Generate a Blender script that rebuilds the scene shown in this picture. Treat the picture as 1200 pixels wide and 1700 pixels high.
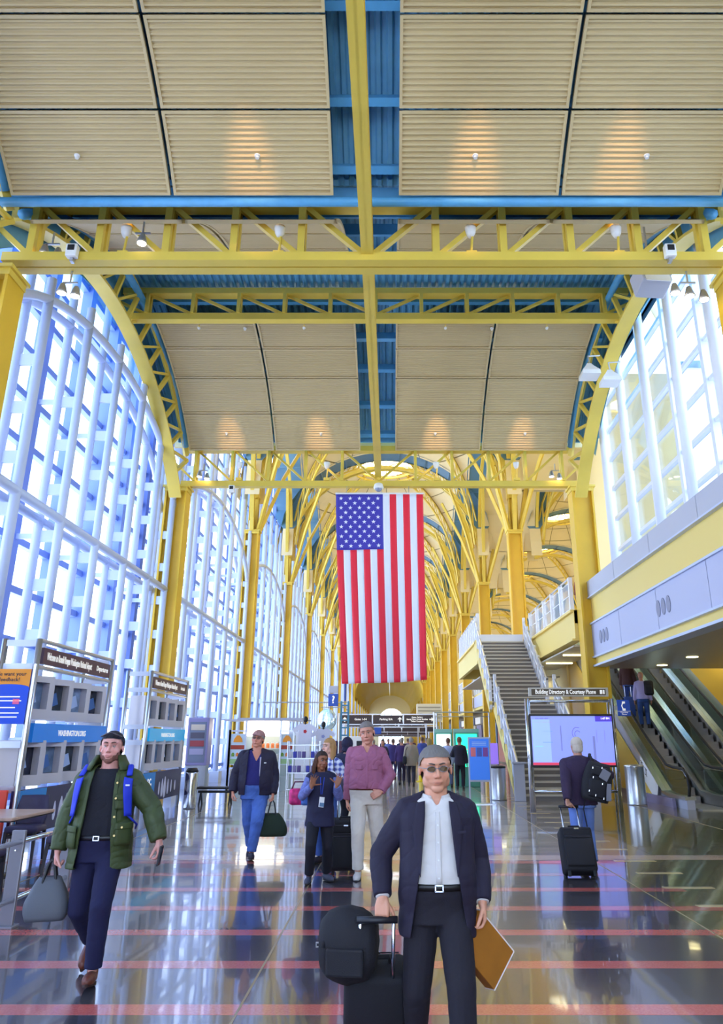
import bpy, bmesh, math, random
from mathutils import Vector, Matrix, noise
for o in list(bpy.data.objects): bpy.data.objects.remove(o)
SC = bpy.context.scene
R = math.radians
# ---------------------------------------------------------------- camera
cam_d = bpy.data.cameras.new('camera'); cam = bpy.data.objects.new('camera', cam_d)
SC.collection.objects.link(cam); SC.camera = cam
cam.location = (0, 0, 1.68); cam.rotation_euler = (R(90 + 19.0), 0, 0)
cam_d.sensor_fit = 'HORIZONTAL'; cam_d.sensor_width = 36; cam_d.lens = 1240 / 1200 * 36
cam_d.shift_x = (600 - 649) / 1200; cam_d.shift_y = -50 / 1200
cam_d.clip_start = .05; cam_d.clip_end = 1500
# ---------------------------------------------------------------- world
W = bpy.data.worlds.new('sky'); SC.world = W; W.use_nodes = True
nt = W.node_tree; nt.nodes.clear()
def wn(t, **k):
    n = nt.nodes.new(t)
    for a, b in k.items(): setattr(n, a, b)
    return n
out = wn('ShaderNodeOutputWorld'); bg = wn('ShaderNodeBackground')
tc = wn('ShaderNodeTexCoord'); sx = wn('ShaderNodeSeparateXYZ'); rp = wn('ShaderNodeValToRGB')
rp.color_ramp.elements[0].position = 0.0; rp.color_ramp.elements[0].color = (.96, .98, 1, 1)
rp.color_ramp.elements[1].position = 0.75; rp.color_ramp.elements[1].color = (.36, .58, 1, 1)
nt.links.new(tc.outputs['Generated'], sx.inputs[0]); nt.links.new(sx.outputs['Z'], rp.inputs[0])
nt.links.new(rp.outputs[0], bg.inputs[0]); nt.links.new(bg.outputs[0], out.inputs[0])
bg.inputs[1].default_value = 4.2
# ---------------------------------------------------------------- view
SC.view_settings.view_transform = 'Standard'; SC.view_settings.look = 'None'
SC.view_settings.gamma = 1; SC.view_settings.use_curve_mapping = False
SC.view_settings.exposure = 0.6
SC.cycles.max_bounces = 8; SC.cycles.diffuse_bounces = 5; SC.cycles.glossy_bounces = 4
SC.cycles.transparent_max_bounces = 24; SC.cycles.sample_clamp_indirect = 6
SC.cycles.caustics_reflective = False; SC.cycles.caustics_refractive = False
# ---------------------------------------------------------------- sun (from the left, low, behind the glazing)
sd = bpy.data.lights.new('sun', 'SUN'); sd.energy = 1.2; sd.angle = R(6); sd.color = (1, .96, .9)
so = bpy.data.objects.new('sun', sd); SC.collection.objects.link(so)
so.rotation_euler = (R(32), 0, R(118))
# ================================================================ helpers
def srgb(h):
    if isinstance(h, str):
        c = [int(h[i:i+2], 16) / 255 for i in (0, 2, 4)]
    else: c = h
    return tuple(((x / 12.92) if x <= .04045 else ((x + .055) / 1.055) ** 2.4) for x in c) + (1,)
MATS = {}
def mat(name, col, rough=.5, metal=0, bump=0, bscale=40, var=0, vscale=6, emit=0, spec=.5, coat=0, stretch=None):
    if name in MATS: return MATS[name]
    m = bpy.data.materials.new(name); m.use_nodes = True; MATS[name] = m
    n = m.node_tree.nodes; l = m.node_tree.links; p = n['Principled BSDF']
    c = srgb(col); p.inputs['Base Color'].default_value = c
    p.inputs['Roughness'].default_value = rough; p.inputs['Metallic'].default_value = metal
    p.inputs['Specular IOR Level'].default_value = spec; p.inputs['Coat Weight'].default_value = coat
    m.diffuse_color = c
    if emit:
        p.inputs['Emission Color'].default_value = c; p.inputs['Emission Strength'].default_value = emit
    if var or bump:
        t = n.new('ShaderNodeTexCoord'); mp = n.new('ShaderNodeMapping'); l.new(t.outputs['Object'], mp.inputs[0])
        if stretch: mp.inputs['Scale'].default_value = stretch
    if var:
        z = n.new('ShaderNodeTexNoise'); z.inputs['Scale'].default_value = vscale; z.inputs['Detail'].default_value = 4
        l.new(mp.outputs[0], z.inputs[0]); q = n.new('ShaderNodeValToRGB'); q.color_ramp.elements[0].position = .3; q.color_ramp.elements[1].position = .7
        q.color_ramp.elements[0].color = tuple(x * (1 - var) for x in c[:3]) + (1,)
        q.color_ramp.elements[1].color = tuple(min(1, x * (1 + var)) for x in c[:3]) + (1,)
        l.new(z.outputs[0], q.inputs[0]); l.new(q.outputs[0], p.inputs['Base Color'])
    if bump:
        z = n.new('ShaderNodeTexNoise'); z.inputs['Scale'].default_value = bscale; z.inputs['Detail'].default_value = 3
        l.new(mp.outputs[0], z.inputs[0]); b = n.new('ShaderNodeBump'); b.inputs['Strength'].default_value = bump; b.inputs['Distance'].default_value = .02
        l.new(z.outputs[0], b.inputs['Height']); l.new(b.outputs[0], p.inputs['Normal'])
    return m
def glassmat(name, tint, refl=.12, rough=.02):
    if name in MATS: return MATS[name]
    m = bpy.data.materials.new(name); m.use_nodes = True; MATS[name] = m
    n = m.node_tree.nodes; l = m.node_tree.links; n.clear()
    o = n.new('ShaderNodeOutputMaterial'); t = n.new('ShaderNodeBsdfTransparent'); g = n.new('ShaderNodeBsdfGlossy')
    x = n.new('ShaderNodeMixShader'); q = n.new('ShaderNodeLayerWeight'); q.inputs[0].default_value = .5
    pw = n.new('ShaderNodeMath'); pw.operation = 'POWER'; pw.inputs[1].default_value = 4; l.new(q.outputs['Facing'], pw.inputs[0])
    f = n.new('ShaderNodeMath'); f.operation = 'MULTIPLY_ADD'; f.inputs[1].default_value = .45; f.inputs[2].default_value = refl * .4; l.new(pw.outputs[0], f.inputs[0])
    t.inputs[0].default_value = srgb(tint); g.inputs['Roughness'].default_value = rough
    l.new(f.outputs[0], x.inputs[0]); l.new(t.outputs[0], x.inputs[1]); l.new(g.outputs[0], x.inputs[2]); l.new(x.outputs[0], o.inputs[0])
    return m
def tag(o, label=None, cat=None, group=None, kind=None):
    if label: o['label'] = label
    if cat: o['category'] = cat
    if group: o['group'] = group
    if kind: o['kind'] = kind
    return o
def link(o, parent=None):
    SC.collection.objects.link(o)
    if parent is not None: o.parent = parent
    return o
def empty(name, loc=(0, 0, 0), rz=0, parent=None, **k):
    o = bpy.data.objects.new(name, None); o.location = loc; o.rotation_euler = (0, 0, rz); o.empty_display_size = .1
    link(o, parent); return tag(o, **k)
def inst(name, me, parent=None, loc=(0, 0, 0), rot=(0, 0, 0), scale=(1, 1, 1)):
    o = bpy.data.objects.new(name, me); o.location = loc; o.rotation_euler = rot; o.scale = scale
    return link(o, parent)
def copy_tree(o, parent=None):
    c = o.copy(); link(c, parent)
    for ch in o.children: copy_tree(ch, c)
    return c
class MB:
    def __init__(s): s.v = []; s.f = []; s.mi = []; s.m = 0
    def add(s, vs, fs):
        b = len(s.v); s.v += [tuple(v) for v in vs]; s.f += [tuple(i + b for i in f) for f in fs]; s.mi += [s.m] * len(fs); return s
    def box(s, c, d, rz=0, M=None):
        x, y, z = d[0] / 2, d[1] / 2, d[2] / 2
        P = [Vector((a * x, b * y, e * z)) for e in (-1, 1) for b in (-1, 1) for a in (-1, 1)]
        if M is None: M = Matrix.Rotation(rz, 3, 'Z')
        P = [M @ p + Vector(c) for p in P]
        return s.add(P, [(0, 2, 3, 1), (4, 5, 7, 6), (0, 1, 5, 4), (1, 3, 7, 5), (3, 2, 6, 7), (2, 0, 4, 6)])
    def bx(s, x0, x1, y0, y1, z0, z1): return s.box(((x0+x1)/2, (y0+y1)/2, (z0+z1)/2), (x1-x0, y1-y0, z1-z0))
    def rbox(s, c, d, r=.01, rz=0, M=None):   # bevelled box (chamfered along all edges)
        bm = bmesh.new(); bmesh.ops.create_cube(bm, size=1)
        for v in bm.verts: v.co = Vector((v.co.x*d[0], v.co.y*d[1], v.co.z*d[2]))
        bmesh.ops.bevel(bm, geom=bm.edges[:], offset=min(r, min(d)*.45), segments=2, affect='EDGES', profile=.5)
        if M is None: M = Matrix.Rotation(rz, 3, 'Z')
        bm.verts.index_update(); s.add([M @ v.co + Vector(c) for v in bm.verts], [tuple(v.index for v in f.verts) for f in bm.faces]); bm.free(); return s
    def beam(s, p0, p1, w, h, up=(0, 0, 1), w1=None, h1=None):
        p0 = Vector(p0); p1 = Vector(p1); d = (p1 - p0).normalized(); up = Vector(up)
        if abs(d.dot(up)) > .98: up = Vector((0, 1, 0))
        a = d.cross(up).normalized(); b = a.cross(d).normalized(); w1 = w if w1 is None else w1; h1 = h if h1 is None else h1
        P = [p + a * (i * ww / 2) + b * (j * hh / 2) for p, ww, hh in ((p0, w, h), (p1, w1, h1)) for i, j in ((-1, -1), (1, -1), (1, 1), (-1, 1))]
        return s.add(P, [(0, 1, 2, 3), (7, 6, 5, 4), (0, 4, 5, 1), (1, 5, 6, 2), (2, 6, 7, 3), (3, 7, 4, 0)])
    def tube(s, pts, r, n=8, closed=False, caps=True, rr=None, flat=1.0):
        pts = [Vector(p) for p in pts]; N = len(pts); rings = []; prev = None
        for i, p in enumerate(pts):
            if closed: d = pts[(i+1) % N] - pts[i-1]
            else: d = pts[min(i+1, N-1)] - pts[max(i-1, 0)]
            d.normalize()
            if prev is None:
                u = Vector((0, 0, 1)) if abs(d.z) < .9 else Vector((0, 1, 0)); a = d.cross(u).normalized()
            else:
                a = prev - d * prev.dot(d); a.normalize()
            prev = a; b = d.cross(a); ri = rr[i] if rr else r
            rings.append([p + a * math.cos(2*math.pi*k/n) * ri + b * math.sin(2*math.pi*k/n) * ri * flat for k in range(n)])
        V = [v for g in rings for v in g]; F = []
        for i in range(N if closed else N - 1):
            j = (i + 1) % N
            for k in range(n): F.append((i*n+k, i*n+(k+1) % n, j*n+(k+1) % n, j*n+k))
        if caps and not closed: F += [tuple(range(n-1, -1, -1)), tuple((N-1)*n + k for k in range(n))]
        return s.add(V, F)
    def lathe(s, prof, n=16, c=(0, 0, 0), sx=1, sy=1):
        V = []; F = []; c = Vector(c)
        for r, z in prof: V += [c + Vector((r*math.cos(2*math.pi*k/n)*sx, r*math.sin(2*math.pi*k/n)*sy, z)) for k in range(n)]
        for i in range(len(prof) - 1):
            for k in range(n): F.append((i*n+k, i*n+(k+1) % n, (i+1)*n+(k+1) % n, (i+1)*n+k))
        F += [tuple(range(n-1, -1, -1)), tuple((len(prof)-1)*n + k for k in range(n))]
        return s.add(V, F)
    def loft(s, rings, caps=True, closed=True):
        n = len(rings[0]); V = [v for r in rings for v in r]; F = []
        for i in range(len(rings) - 1):
            for k in range(n if closed else n-1): F.append((i*n+k, i*n+(k+1) % n, (i+1)*n+(k+1) % n, (i+1)*n+k))
        if caps and closed: F += [tuple(range(n-1, -1, -1)), tuple((len(rings)-1)*n + k for k in range(n))]
        return s.add(V, F)
    def ell(s, c, r, n=12, M=None):
        c = Vector(c); V = []; m = n // 2
        for i in range(1, m):
            t = math.pi * i / m
            for k in range(n):
                p = Vector((r[0]*math.sin(t)*math.cos(2*math.pi*k/n), r[1]*math.sin(t)*math.sin(2*math.pi*k/n), r[2]*math.cos(t)))
                V.append((M @ p if M else p) + c)
        a = Vector((0, 0, r[2])); b = -a
        V.append((M @ a if M else a) + c); V.append((M @ b if M else b) + c)
        F = [(i*n+k, (i+1)*n+k, (i+1)*n+(k+1) % n, i*n+(k+1) % n) for i in range(m-2) for k in range(n)]
        T = len(V) - 2
        F += [(T, k, (k+1) % n) for k in range(n)] + [(T+1, (m-2)*n+(k+1) % n, (m-2)*n+k) for k in range(n)]
        return s.add(V, F)
    def mesh(s, name, mats, smooth=False):
        me = bpy.data.meshes.new(name); me.from_pydata(s.v, [], s.f)
        if not isinstance(mats, (list, tuple)): mats = [mats]
        for m in mats: me.materials.append(m)
        if len(mats) > 1: me.polygons.foreach_set('material_index', s.mi)
        if smooth: me.polygons.foreach_set('use_smooth', [True] * len(me.polygons))
        me.update(); return me
    def build(s, name, mats, parent=None, smooth=False, loc=(0, 0, 0), rot=(0, 0, 0), **k):
        return tag(inst(name, s.mesh(name, mats, smooth), parent, loc, rot), **k)
_txt = {}
def text(name, body, size, m, parent, loc, rot=(R(90), 0, 0), align='CENTER', ext=.002, width=None, bold=0):
    cu = bpy.data.curves.new(name, 'FONT'); cu.body = body; cu.size = size; cu.align_x = align; cu.align_y = 'CENTER'; cu.extrude = ext; cu.offset = bold; cu.resolution_u = 2
    t = bpy.data.objects.new(name, cu); SC.collection.objects.link(t)
    me = bpy.data.meshes.new_from_object(t.evaluated_get(bpy.context.evaluated_depsgraph_get()))
    SC.collection.objects.unlink(t); bpy.data.objects.remove(t); me.materials.clear(); me.materials.append(m); me.name = name
    sc = 1
    if width:
        xs = [v.co.x for v in me.vertices]; w = max(xs) - min(xs); sc = width / w if w > 0 else 1
    return inst(name, me, parent, loc, rot, (sc, 1, 1))
# ---------------------------------------------------------------- shared materials
YEL = mat('yellow_painted_steel', 'e2c552', .42, var=.05, vscale=1.5)
YELD = mat('golden_painted_steel', 'dfb42c', .45, var=.05, vscale=1.5)
BLUE = mat('blue_painted_steel', '58a4d6', .45, var=.05)
DECK = mat('blue_grey_deck', '6aa9cc', .5, var=.06)
PANEL = mat('cream_metal_panel', 'c9b487', .42, spec=.5, var=.03, vscale=1)
DOMEP = mat('cream_dome_panel', 'e8d5a6', .6, var=.03, vscale=.6)
WHITE = mat('white_painted_tube', 'c6d1ec', .4); WHITER = mat('bright_white_tube', 'e6e9f2', .4)  # first white has lilac shade put into the colour; second is without it
MULL = mat('lilac_blue_mullion', '738cd0', .4)
GLASS = glassmat('window_glass', 'eef6ff', .1)
CLEAR = glassmat('clear_glass', 'dceeea', .15)
STEEL = mat('brushed_steel', 'c9ccd4', .28, metal=.9, bump=.05, bscale=30, stretch=(1, 1, 20))
CHROME = mat('polished_steel', 'd8dce6', .12, metal=1)
DARK = mat('dark_plastic', '1c1c22', .45)
BLACKR = mat('black_rubber', '101012', .6)
WHITEP = mat('white_plastic', 'f0f0ee', .4)
GREYW = mat('grey_cladding', 'b9bccb', .45)
CREAMW = mat('cream_wall', 'f0dfa8', .6)
XL, XR, XC = -7.25, 6.45, -.4
S = 13.7; Y0 = 11.8; Y1 = 24.2; YM = 18.0
# ================================================================ floor
def floor_mat(name, c0, c1, rough):
    m = bpy.data.materials.new(name); m.use_nodes = True; n = m.node_tree.nodes; l = m.node_tree.links; p = n['Principled BSDF']
    t = n.new('ShaderNodeTexCoord'); a = n.new('ShaderNodeTexNoise'); a.inputs['Scale'].default_value = 60; a.inputs['Detail'].default_value = 5
    l.new(t.outputs['Object'], a.inputs[0]); r = n.new('ShaderNodeValToRGB'); r.color_ramp.elements[0].position = .35; r.color_ramp.elements[1].position = .65
    r.color_ramp.elements[0].color = srgb(c0); r.color_ramp.elements[1].color = srgb(c1); l.new(a.outputs[0], r.inputs[0]); l.new(r.outputs[0], p.inputs['Base Color'])
    b = n.new('ShaderNodeTexNoise'); b.inputs['Scale'].default_value = 2.2; b.inputs['Detail'].default_value = 1; l.new(t.outputs['Object'], b.inputs[0])
    u = n.new('ShaderNodeBump'); u.inputs['Strength'].default_value = .05; u.inputs['Distance'].default_value = .02; l.new(b.outputs[0], u.inputs['Height']); l.new(u.outputs[0], p.inputs['Normal']); l.new(u.outputs[0], p.inputs['Coat Normal'])
    p.inputs['Roughness'].default_value = rough; p.inputs['Specular IOR Level'].default_value = .8; p.inputs['Coat Weight'].default_value = .6; p.inputs['Coat Roughness'].default_value = .04
    return m
FL = floor_mat('dark_terrazzo', '3c3a40', '5b565c', .16); FT = floor_mat('taupe_terrazzo', '8d8583', 'a39a94', .14)
FP = floor_mat('pale_terrazzo', 'b9ada0', 'cabfae', .14); FR = floor_mat('coral_terrazzo', 'cf5f58', 'dc7168', .2); FC = floor_mat('cream_terrazzo', 'e4cb96', 'f0dcae', .2)
FO = floor_mat('olive_terrazzo', '5c5738', '6d6743', .14); FB = floor_mat('warm_band_terrazzo', 'd9b8a2', 'e6c9b4', .18)
b = MB(); b.bx(-9.2, 21, -14, 290, -.12, 0); fl = b.build('floor', FT, kind='structure')
def inlay(name, x0, x1, y0, y1, m, z=.002, h=.004):
    b = MB(); b.bx(x0, x1, y0, y1, z - h, z); return b.build(name, m, fl)
inlay('terrazzo_field', -7.9, 2.9, -13, 11.9, FL, .0016); inlay('terrazzo_field', 2.9, 16, -13, 12.2, FO, .0012); inlay('terrazzo_field', 4.0, 16, 12.7, 21.5, FO, .0012)
inlay('terrazzo_field', -4.6, 3.0, 13.0, 120, FP, .0012)
inlay('terrazzo_band', -7.9, 16, 12.2, 12.65, FB, .0022)
for k in range(13):
    y = 11.97 - 1.035 * k
    if y < -.5: break
    inlay('red_strip', -7.9, 3.0 + .45 * max(0, k - 1), y - .1, y + .1, FR, .0026)
    inlay('cream_strip', 3.25 + .0 * k, 3.85, y - .05 + .1, y + .05 + .12, FC, .0034)
for k in range(16):
    y = 13.3 + 1.03 * k
    inlay('cream_strip', 3.2 + .02 * k, 3.8, y - .05, y + .07, FC, .0034)
for k in range(24):
    y = 13.6 + 1.15 * k
    inlay('grey_strip', -4.6, 3.0, y - .12, y + .12, FT, .0028)
b = MB()
for x in (-7.9, -4.6, -1.0, 2.95, 6.5): b.bx(x - .008, x + .008, -13, 60, -.001, .0040)
b.build('brass_joint', mat('brass_joint', 'b9a988', .3, metal=.6), fl)

# ================================================================ vaulted bays (transverse barrel vaults)
VR, VZ = 8.6, 4.43
def vp(a, r=VR): return (r * math.sin(R(a)), VZ + r * math.cos(R(a)))      # (dy, z) for angle from the crown
def panel_mesh(a0, a1, w=2.82):
    b = MB(); fr = .05; n = 14 * 4; da = R(a1 - a0)
    L = VR * abs(da); rows = []
    for i in range(n + 1):
        t = fr / L + (1 - 2 * fr / L) * i / n; a = a0 + (a1 - a0) * t
        off = .016 * (1, .55, -1, -.55)[i % 4] + .012
        y, z = vp(a, VR + off); rows.append([Vector((-w/2 + fr, y, z)), Vector((w/2 - fr, y, z))])
    b.loft(rows, caps=False, closed=False)
    def P(a, x, r):
        y, z = vp(a, r); return Vector((x, y, z))
    ea = math.degrees(fr / VR) * (1 if a1 > a0 else -1)
    for s0, s1 in ((a0, a0 + ea), (a1 - ea, a1)):
        b.add([P(s0, -w/2, VR-.012), P(s0, w/2, VR-.012), P(s1, w/2, VR-.012), P(s1, -w/2, VR-.012), P(s0, -w/2, VR+.06), P(s0, w/2, VR+.06), P(s1, w/2, VR+.06), P(s1, -w/2, VR+.06)],
              [(0, 1, 2, 3), (4, 7, 6, 5), (0, 4, 5, 1), (2, 6, 7, 3), (1, 5, 6, 2), (3, 7, 4, 0)])
    for x0, x1 in ((-w/2, -w/2 + fr), (w/2 - fr, w/2)):
        m_ = 5; ri = []
        for i in range(m_ + 1):
            a = a0 + (a1 - a0) * i / m_; ri.append([P(a, x0, VR-.012), P(a, x1, VR-.012), P(a, x1, VR+.06), P(a, x0, VR+.06)])
        b.loft(ri)
    return b.mesh('panel', PANEL)
rows_a = [(42.4, 33.4), (33.15, 24.2), (23.95, 16.2), (15.95, 7.2)]
PM = [panel_mesh(*r) for r in rows_a] + [panel_mesh(-b_, -a_) for a_, b_ in rows_a]
def deck_mesh():
    b = MB(); xs = []; x = XL - .6; i = 0
    prof = [(0, 0), (.07, 0), (.1, .05), (.17, .05)]
    while x < XR + .6:
        for dx, dz in prof: xs.append((x + dx, dz))
        x += .2
    rows = []
    for k in range(17):
        a = -42 + 84 * k / 16; y, z = vp(a, 9.35); ny, nz = math.sin(R(a)), math.cos(R(a))
        rows.append([Vector((px, y + ny * dz, z + nz * dz)) for px, dz in xs])
    b.loft(rows, caps=False, closed=False); return b.mesh('deck', DECK)
DM = deck_mesh()
VB = [17.4, 5.05, -7.3]       # centres of the three vaulted bays
purl = MB()
for a in (-40, -33, -24, -16, -6, 6, 16, 24, 33, 40):
    y, z = vp(a, 9.08); purl.beam((XL + .1, y, z), (XR - .1, y, z), .14, .26, up=(0, math.sin(R(a)), math.cos(R(a))))
purlm = purl.mesh('purlin', BLUE)
pipe = MB()
for s in (1,):
    y, z = vp(43.2 * s, 8.66); pipe.tube([(XL + .3, y, z), (XR - .3, y, z)], .085, 10)
pipem = pipe.mesh('edge_pipe', BLUE, True)
rim = MB()
for x in (XL + .38, XR - .45):
    rim.tube([(x, *vp(a, 8.75)) for a in range(-42, 43, 3)], .1, 8)
rimm = rim.mesh('rim_pipe', BLUE, True)
bulb = mat('lamp_bulb', 'fff2dc', .3, emit=14)
for bi, yc in enumerate(VB):
    c = empty('ceiling', (0, yc, 0), kind='structure')
    inst('deck', DM, c); inst('purlin', purlm, c); (inst('edge_pipe', pipem, c) if bi else None); inst('rim_pipe', rimm, c)
    for me in PM:
        for x in (-5.31, -2.43, 1.55, 4.43): inst('panel', me, c, (x, 0, 0))
    sp = MB()
    for x, s in ((-5.4, 1), (-2.3, 1), (1.45, 1), (4.4, 1), (-4.2, .2), (2.9, .2)):
        y, z = vp(38 * s if s == 1 else 10, VR - .03); sp.lathe([(.05, 0), (.05, -.02), (.02, -.03), (.02, -.06), (.035, -.065)], 10, (x, y, z))
    sp.build('sprinkler', WHITEP, c)
    # side closures above the arch
    for x in (XL - .25, XR + .25):
        b = MB(); r = []
        for k in range(17):
            a = -43 + 86 * k / 16; y, z = vp(a, 9.4); y2, z2 = vp(a * .97, 8.2)
            r.append([Vector((x, y, z)), Vector((x, y2, z2 - .1))])
        b.loft(r, caps=False, closed=False); b.build('deck_side', DECK, c)
# longitudinal beam at the crown
b = MB(); b.bx(-.55, -.33, -12, 24.1, 10.12, 10.16); b.bx(-.46, -.42, -12, 24.1, 10.12, 10.5); b.bx(-.55, -.33, -12, 24.1, 10.5, 10.54)
b.build('ceiling_beam', YEL, label='long slim yellow beam running down the middle under the vaulted ceiling', cat='beam')
for y in range(-6, 24, 6):
    pass
# arch trusses along both sides
AR, AZ, AC = 9.5, 2.76, 16.6; A0, A1 = -31, 47
def ap(a, r=AR): return (r * math.sin(R(a)), AZ + r * math.cos(R(a)))
side = {XL: 'left', XR: 'right'}
def arch_truss(x, yc, label):
    s = 1 if x > 0 else -1
    t = empty('arch_truss', (x, yc, 0), label=label, cat='arch')
    b = MB()
    ri = []
    for a in range(A0, A1 + 1, 3):
        (y, z), (y2, z2) = ap(a), ap(a, AR + .07); ri.append([Vector((-.2, y, z)), Vector((.2, y, z)), Vector((.2, y2, z2)), Vector((-.2, y2, z2))])
    b.loft(ri); ri = []
    for a in range(A0, A1 + 1, 3):
        (y, z), (y2, z2) = ap(a), ap(a, AR + .42); ri.append([Vector((.2*s-.02, y, z)), Vector((.2*s+.02, y, z)), Vector((.2*s+.02, y2, z2)), Vector((.2*s-.02, y2, z2))])
    b.build('bottom_chord', YEL, t)
    b = MB(); b.tube([(-s * .25, *ap(a, AR + 1.05)) for a in range(A0, A1 - 3, 3)], .1, 4); b.build('top_chord', YEL, t)
    seg = [A0 + 1 + 6 * k for k in range(13)]
    for a in seg:
        b = MB(); b.beam((0, *ap(a, AR + .05)), (-s * .25, *ap(a, AR + 1.05)), .09, .12, up=(1, 0, 0)); b.build('web', YEL, t)
        if a + 6 < A1 - 2: b = MB(); b.beam((0, *ap(a, AR + .05)), (-s * .25, *ap(a + 6, AR + 1.05)), .07, .09, up=(1, 0, 0)); b.build('diagonal', YEL, t)
    return t
for bi, yc in enumerate((AC, AC - 12.35)):
    w = ('far', 'near overhead')[bi]
    arch_truss(XL + .1, yc, f'yellow curved truss over the left glass wall, {w} vault')
    arch_truss(XR - .15, yc, f'yellow curved truss over the right window, {w} vault')
# cross trusses
def cross_truss(y, zb, zt, label, hw=6.75, big=True, lamps=True, pitch=1.26):
    t = empty('roof_truss', (-.42, y, 0), label=label, cat='truss')
    b = MB()
    if big:
        b.bx(-hw, hw, -.23, -.02, zb, zb + .18); b.bx(-hw, hw, .02, .23, zb, zb + .18); b.bx(-hw, hw, -.2, .2, zb + .05, zb + .14)
    else: b.bx(-hw, hw, -.12, .12, zb, zb + .2)
    b.build('bottom_chord', YEL, t)
    b = MB(); b.bx(-hw, hw, -.15, .15, zt, zt + .18); b.build('top_chord', YEL, t)
    z0 = zb + (.18 if big else .2); n = int(hw / pitch); w = .13 if big else .09
    vm = MB(); vm.bx(-w/2, w/2, -.16, -.05, z0, zt); vm.bx(-w/2, w/2, .05, .16, z0, zt); vm = vm.mesh('vertical', YEL)
    dl = MB(); dl.beam((0, 0, z0), (pitch * .93, 0, zt), .1 if big else .07, .12 if big else .08, up=(0, 1, 0)); dl = dl.mesh('diagonal', YEL)
    dr = MB(); dr.beam((0, 0, z0), (-pitch * .93, 0, zt), .1 if big else .07, .12 if big else .08, up=(0, 1, 0)); dr = dr.mesh('diagonal', YEL)
    for k in range(-n, n + 1):
        inst('vertical', vm, t, (k * pitch, 0, 0))
        if 0 <= k <= n: inst('diagonal', dl, t, (k * pitch, 0, 0))
        if -n <= k <= 0: inst('diagonal', dr, t, (k * pitch, 0, 0))
    return t
cross_truss(Y0 + .07, 10.0, 11.3, 'large near yellow roof truss spanning the whole hall with white lamps')
cross_truss(YM, 12.55, 13.35, 'light yellow middle truss under the crown of the vault', hw=7.0, big=False)
cross_truss(Y1, 9.82, 11.1, 'yellow roof truss above the hanging flag', big=False)
cross_truss(Y0 - 6.1, 12.55, 13.35, 'light yellow truss overhead at the very top of the view', hw=7.0, big=False)
cross_truss(-.5, 10.0, 11.3, 'large yellow roof truss behind the viewer')
# uplights standing on the trusses
def uplight(x, y, z, label, grp='white uplights standing on the trusses', out=True, hgt=.62):
    t = empty('uplight', (x, y, z), label=label, cat='lamp', group=grp)
    b = MB(); b.rbox((0, 0, .05), (.2, .14, .1), .01); b.build('base', YEL, t)
    b = MB(); b.tube([(0, 0, .08), (.03, 0, hgt - .16)], .025, 6); b.build('arm', YEL, t)
    b = MB(); b.lathe([(.05, hgt-.18), (.09, hgt-.1), (.105, hgt), (.105, hgt+.04)], 14); b.build('lamp_head', WHITEP, t, True)
    l = bpy.data.lights.new('lamp', 'SPOT'); l.energy = 420; l.color = (1, .72, .42); l.spot_size = R(75); l.spot_blend = .8; l.shadow_soft_size = .1
    lo = bpy.data.objects.new('lamp_light', l); link(lo, t); lo.location = (0, 0, hgt + .12); lo.rotation_euler = (R(180 + 56), 0, 0)
    return t
pl = ['first', 'second', 'third', 'fourth']
for i, x in enumerate((-5.0, -2.1, 1.5, 4.25)):
    uplight(x, Y0, 10.18, f'white uplight on the near truss, {pl[i]} from the left')
for i, x in enumerate((-5.2, -2.2, 1.55, 4.3)):
    uplight(x, Y1 - .1, 10.02, f'small white uplight on the truss above the flag, {pl[i]} from the left')
# ================================================================ columns
def col_mesh(h, w=.72, d=.6):
    b = MB(); b.bx(-w/2, -w/2 + .06, -d/2, d/2, 0, h); b.bx(w/2 - .06, w/2, -d/2, d/2, 0, h); b.bx(-w/2, w/2, -.13, .13, 0, h)
    return b.mesh('shaft', YELD)
def capital_mesh(w=.86, d=.72):
    b = MB(); b.bx(-w/2, w/2, -d/2, d/2, -.07, 0); b.bx(-w/2+.05, w/2-.05, -d/2+.05, d/2-.05, -.2, -.07); return b.mesh('capital', YEL)
SH9, SH12, CAP = col_mesh(9.8), col_mesh(12.0), capital_mesh()
def upper_mesh():
    b = MB(); b.bx(-.24, -.2, -.2, .2, 0, 3.2); b.bx(.2, .24, -.2, .2, 0, 3.2); b.bx(-.24, .24, -.06, .06, 0, 3.2); return b.mesh('upper_shaft', YEL)
UPM = upper_mesh()
DZ, DR = 13.75, 9.69
def az(off): return DZ + math.sqrt(max(0, 6.85 ** 2 - off ** 2))
def branch_mesh(ax, ay):
    b = MB(); p0 = Vector((ax * .3, ay * .25, 0)); p1 = Vector((ax * 1.0, ay * 1.0, 3.6)); p2 = Vector((ax * 1.95, ay * 1.95, az(6.85 - 1.95) - 12.15))
    if ax and ay:
        p1 = Vector((ax * 1.3, ay * 1.3, 3.4)); p2 = Vector((ax * 2.6, ay * 2.6, 6.6))
        b.beam(p0, p1, .12, .18); b.beam(p1, p2, .12, .18)
    else:
        b.beam(p0, p1, .2, .34, w1=.2, h1=.4); b.beam(p1, p2, .2, .4, w1=.18, h1=.26)
    return b.mesh('branch', YEL)
dirs = [(1, 0), (-1, 0), (0, 1), (0, -1), (1, 1), (1, -1), (-1, 1), (-1, -1)]
BRM = {d: branch_mesh(*d) for d in dirs}
ordn = ['first', 'second', 'third', 'fourth', 'fifth', 'sixth', 'seventh', 'eighth', 'ninth', 'tenth', 'eleventh', 'twelfth', 'thirteenth', 'fourteenth', 'fifteenth', 'sixteenth', 'seventeenth', 'eighteenth', 'nineteenth']
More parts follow.
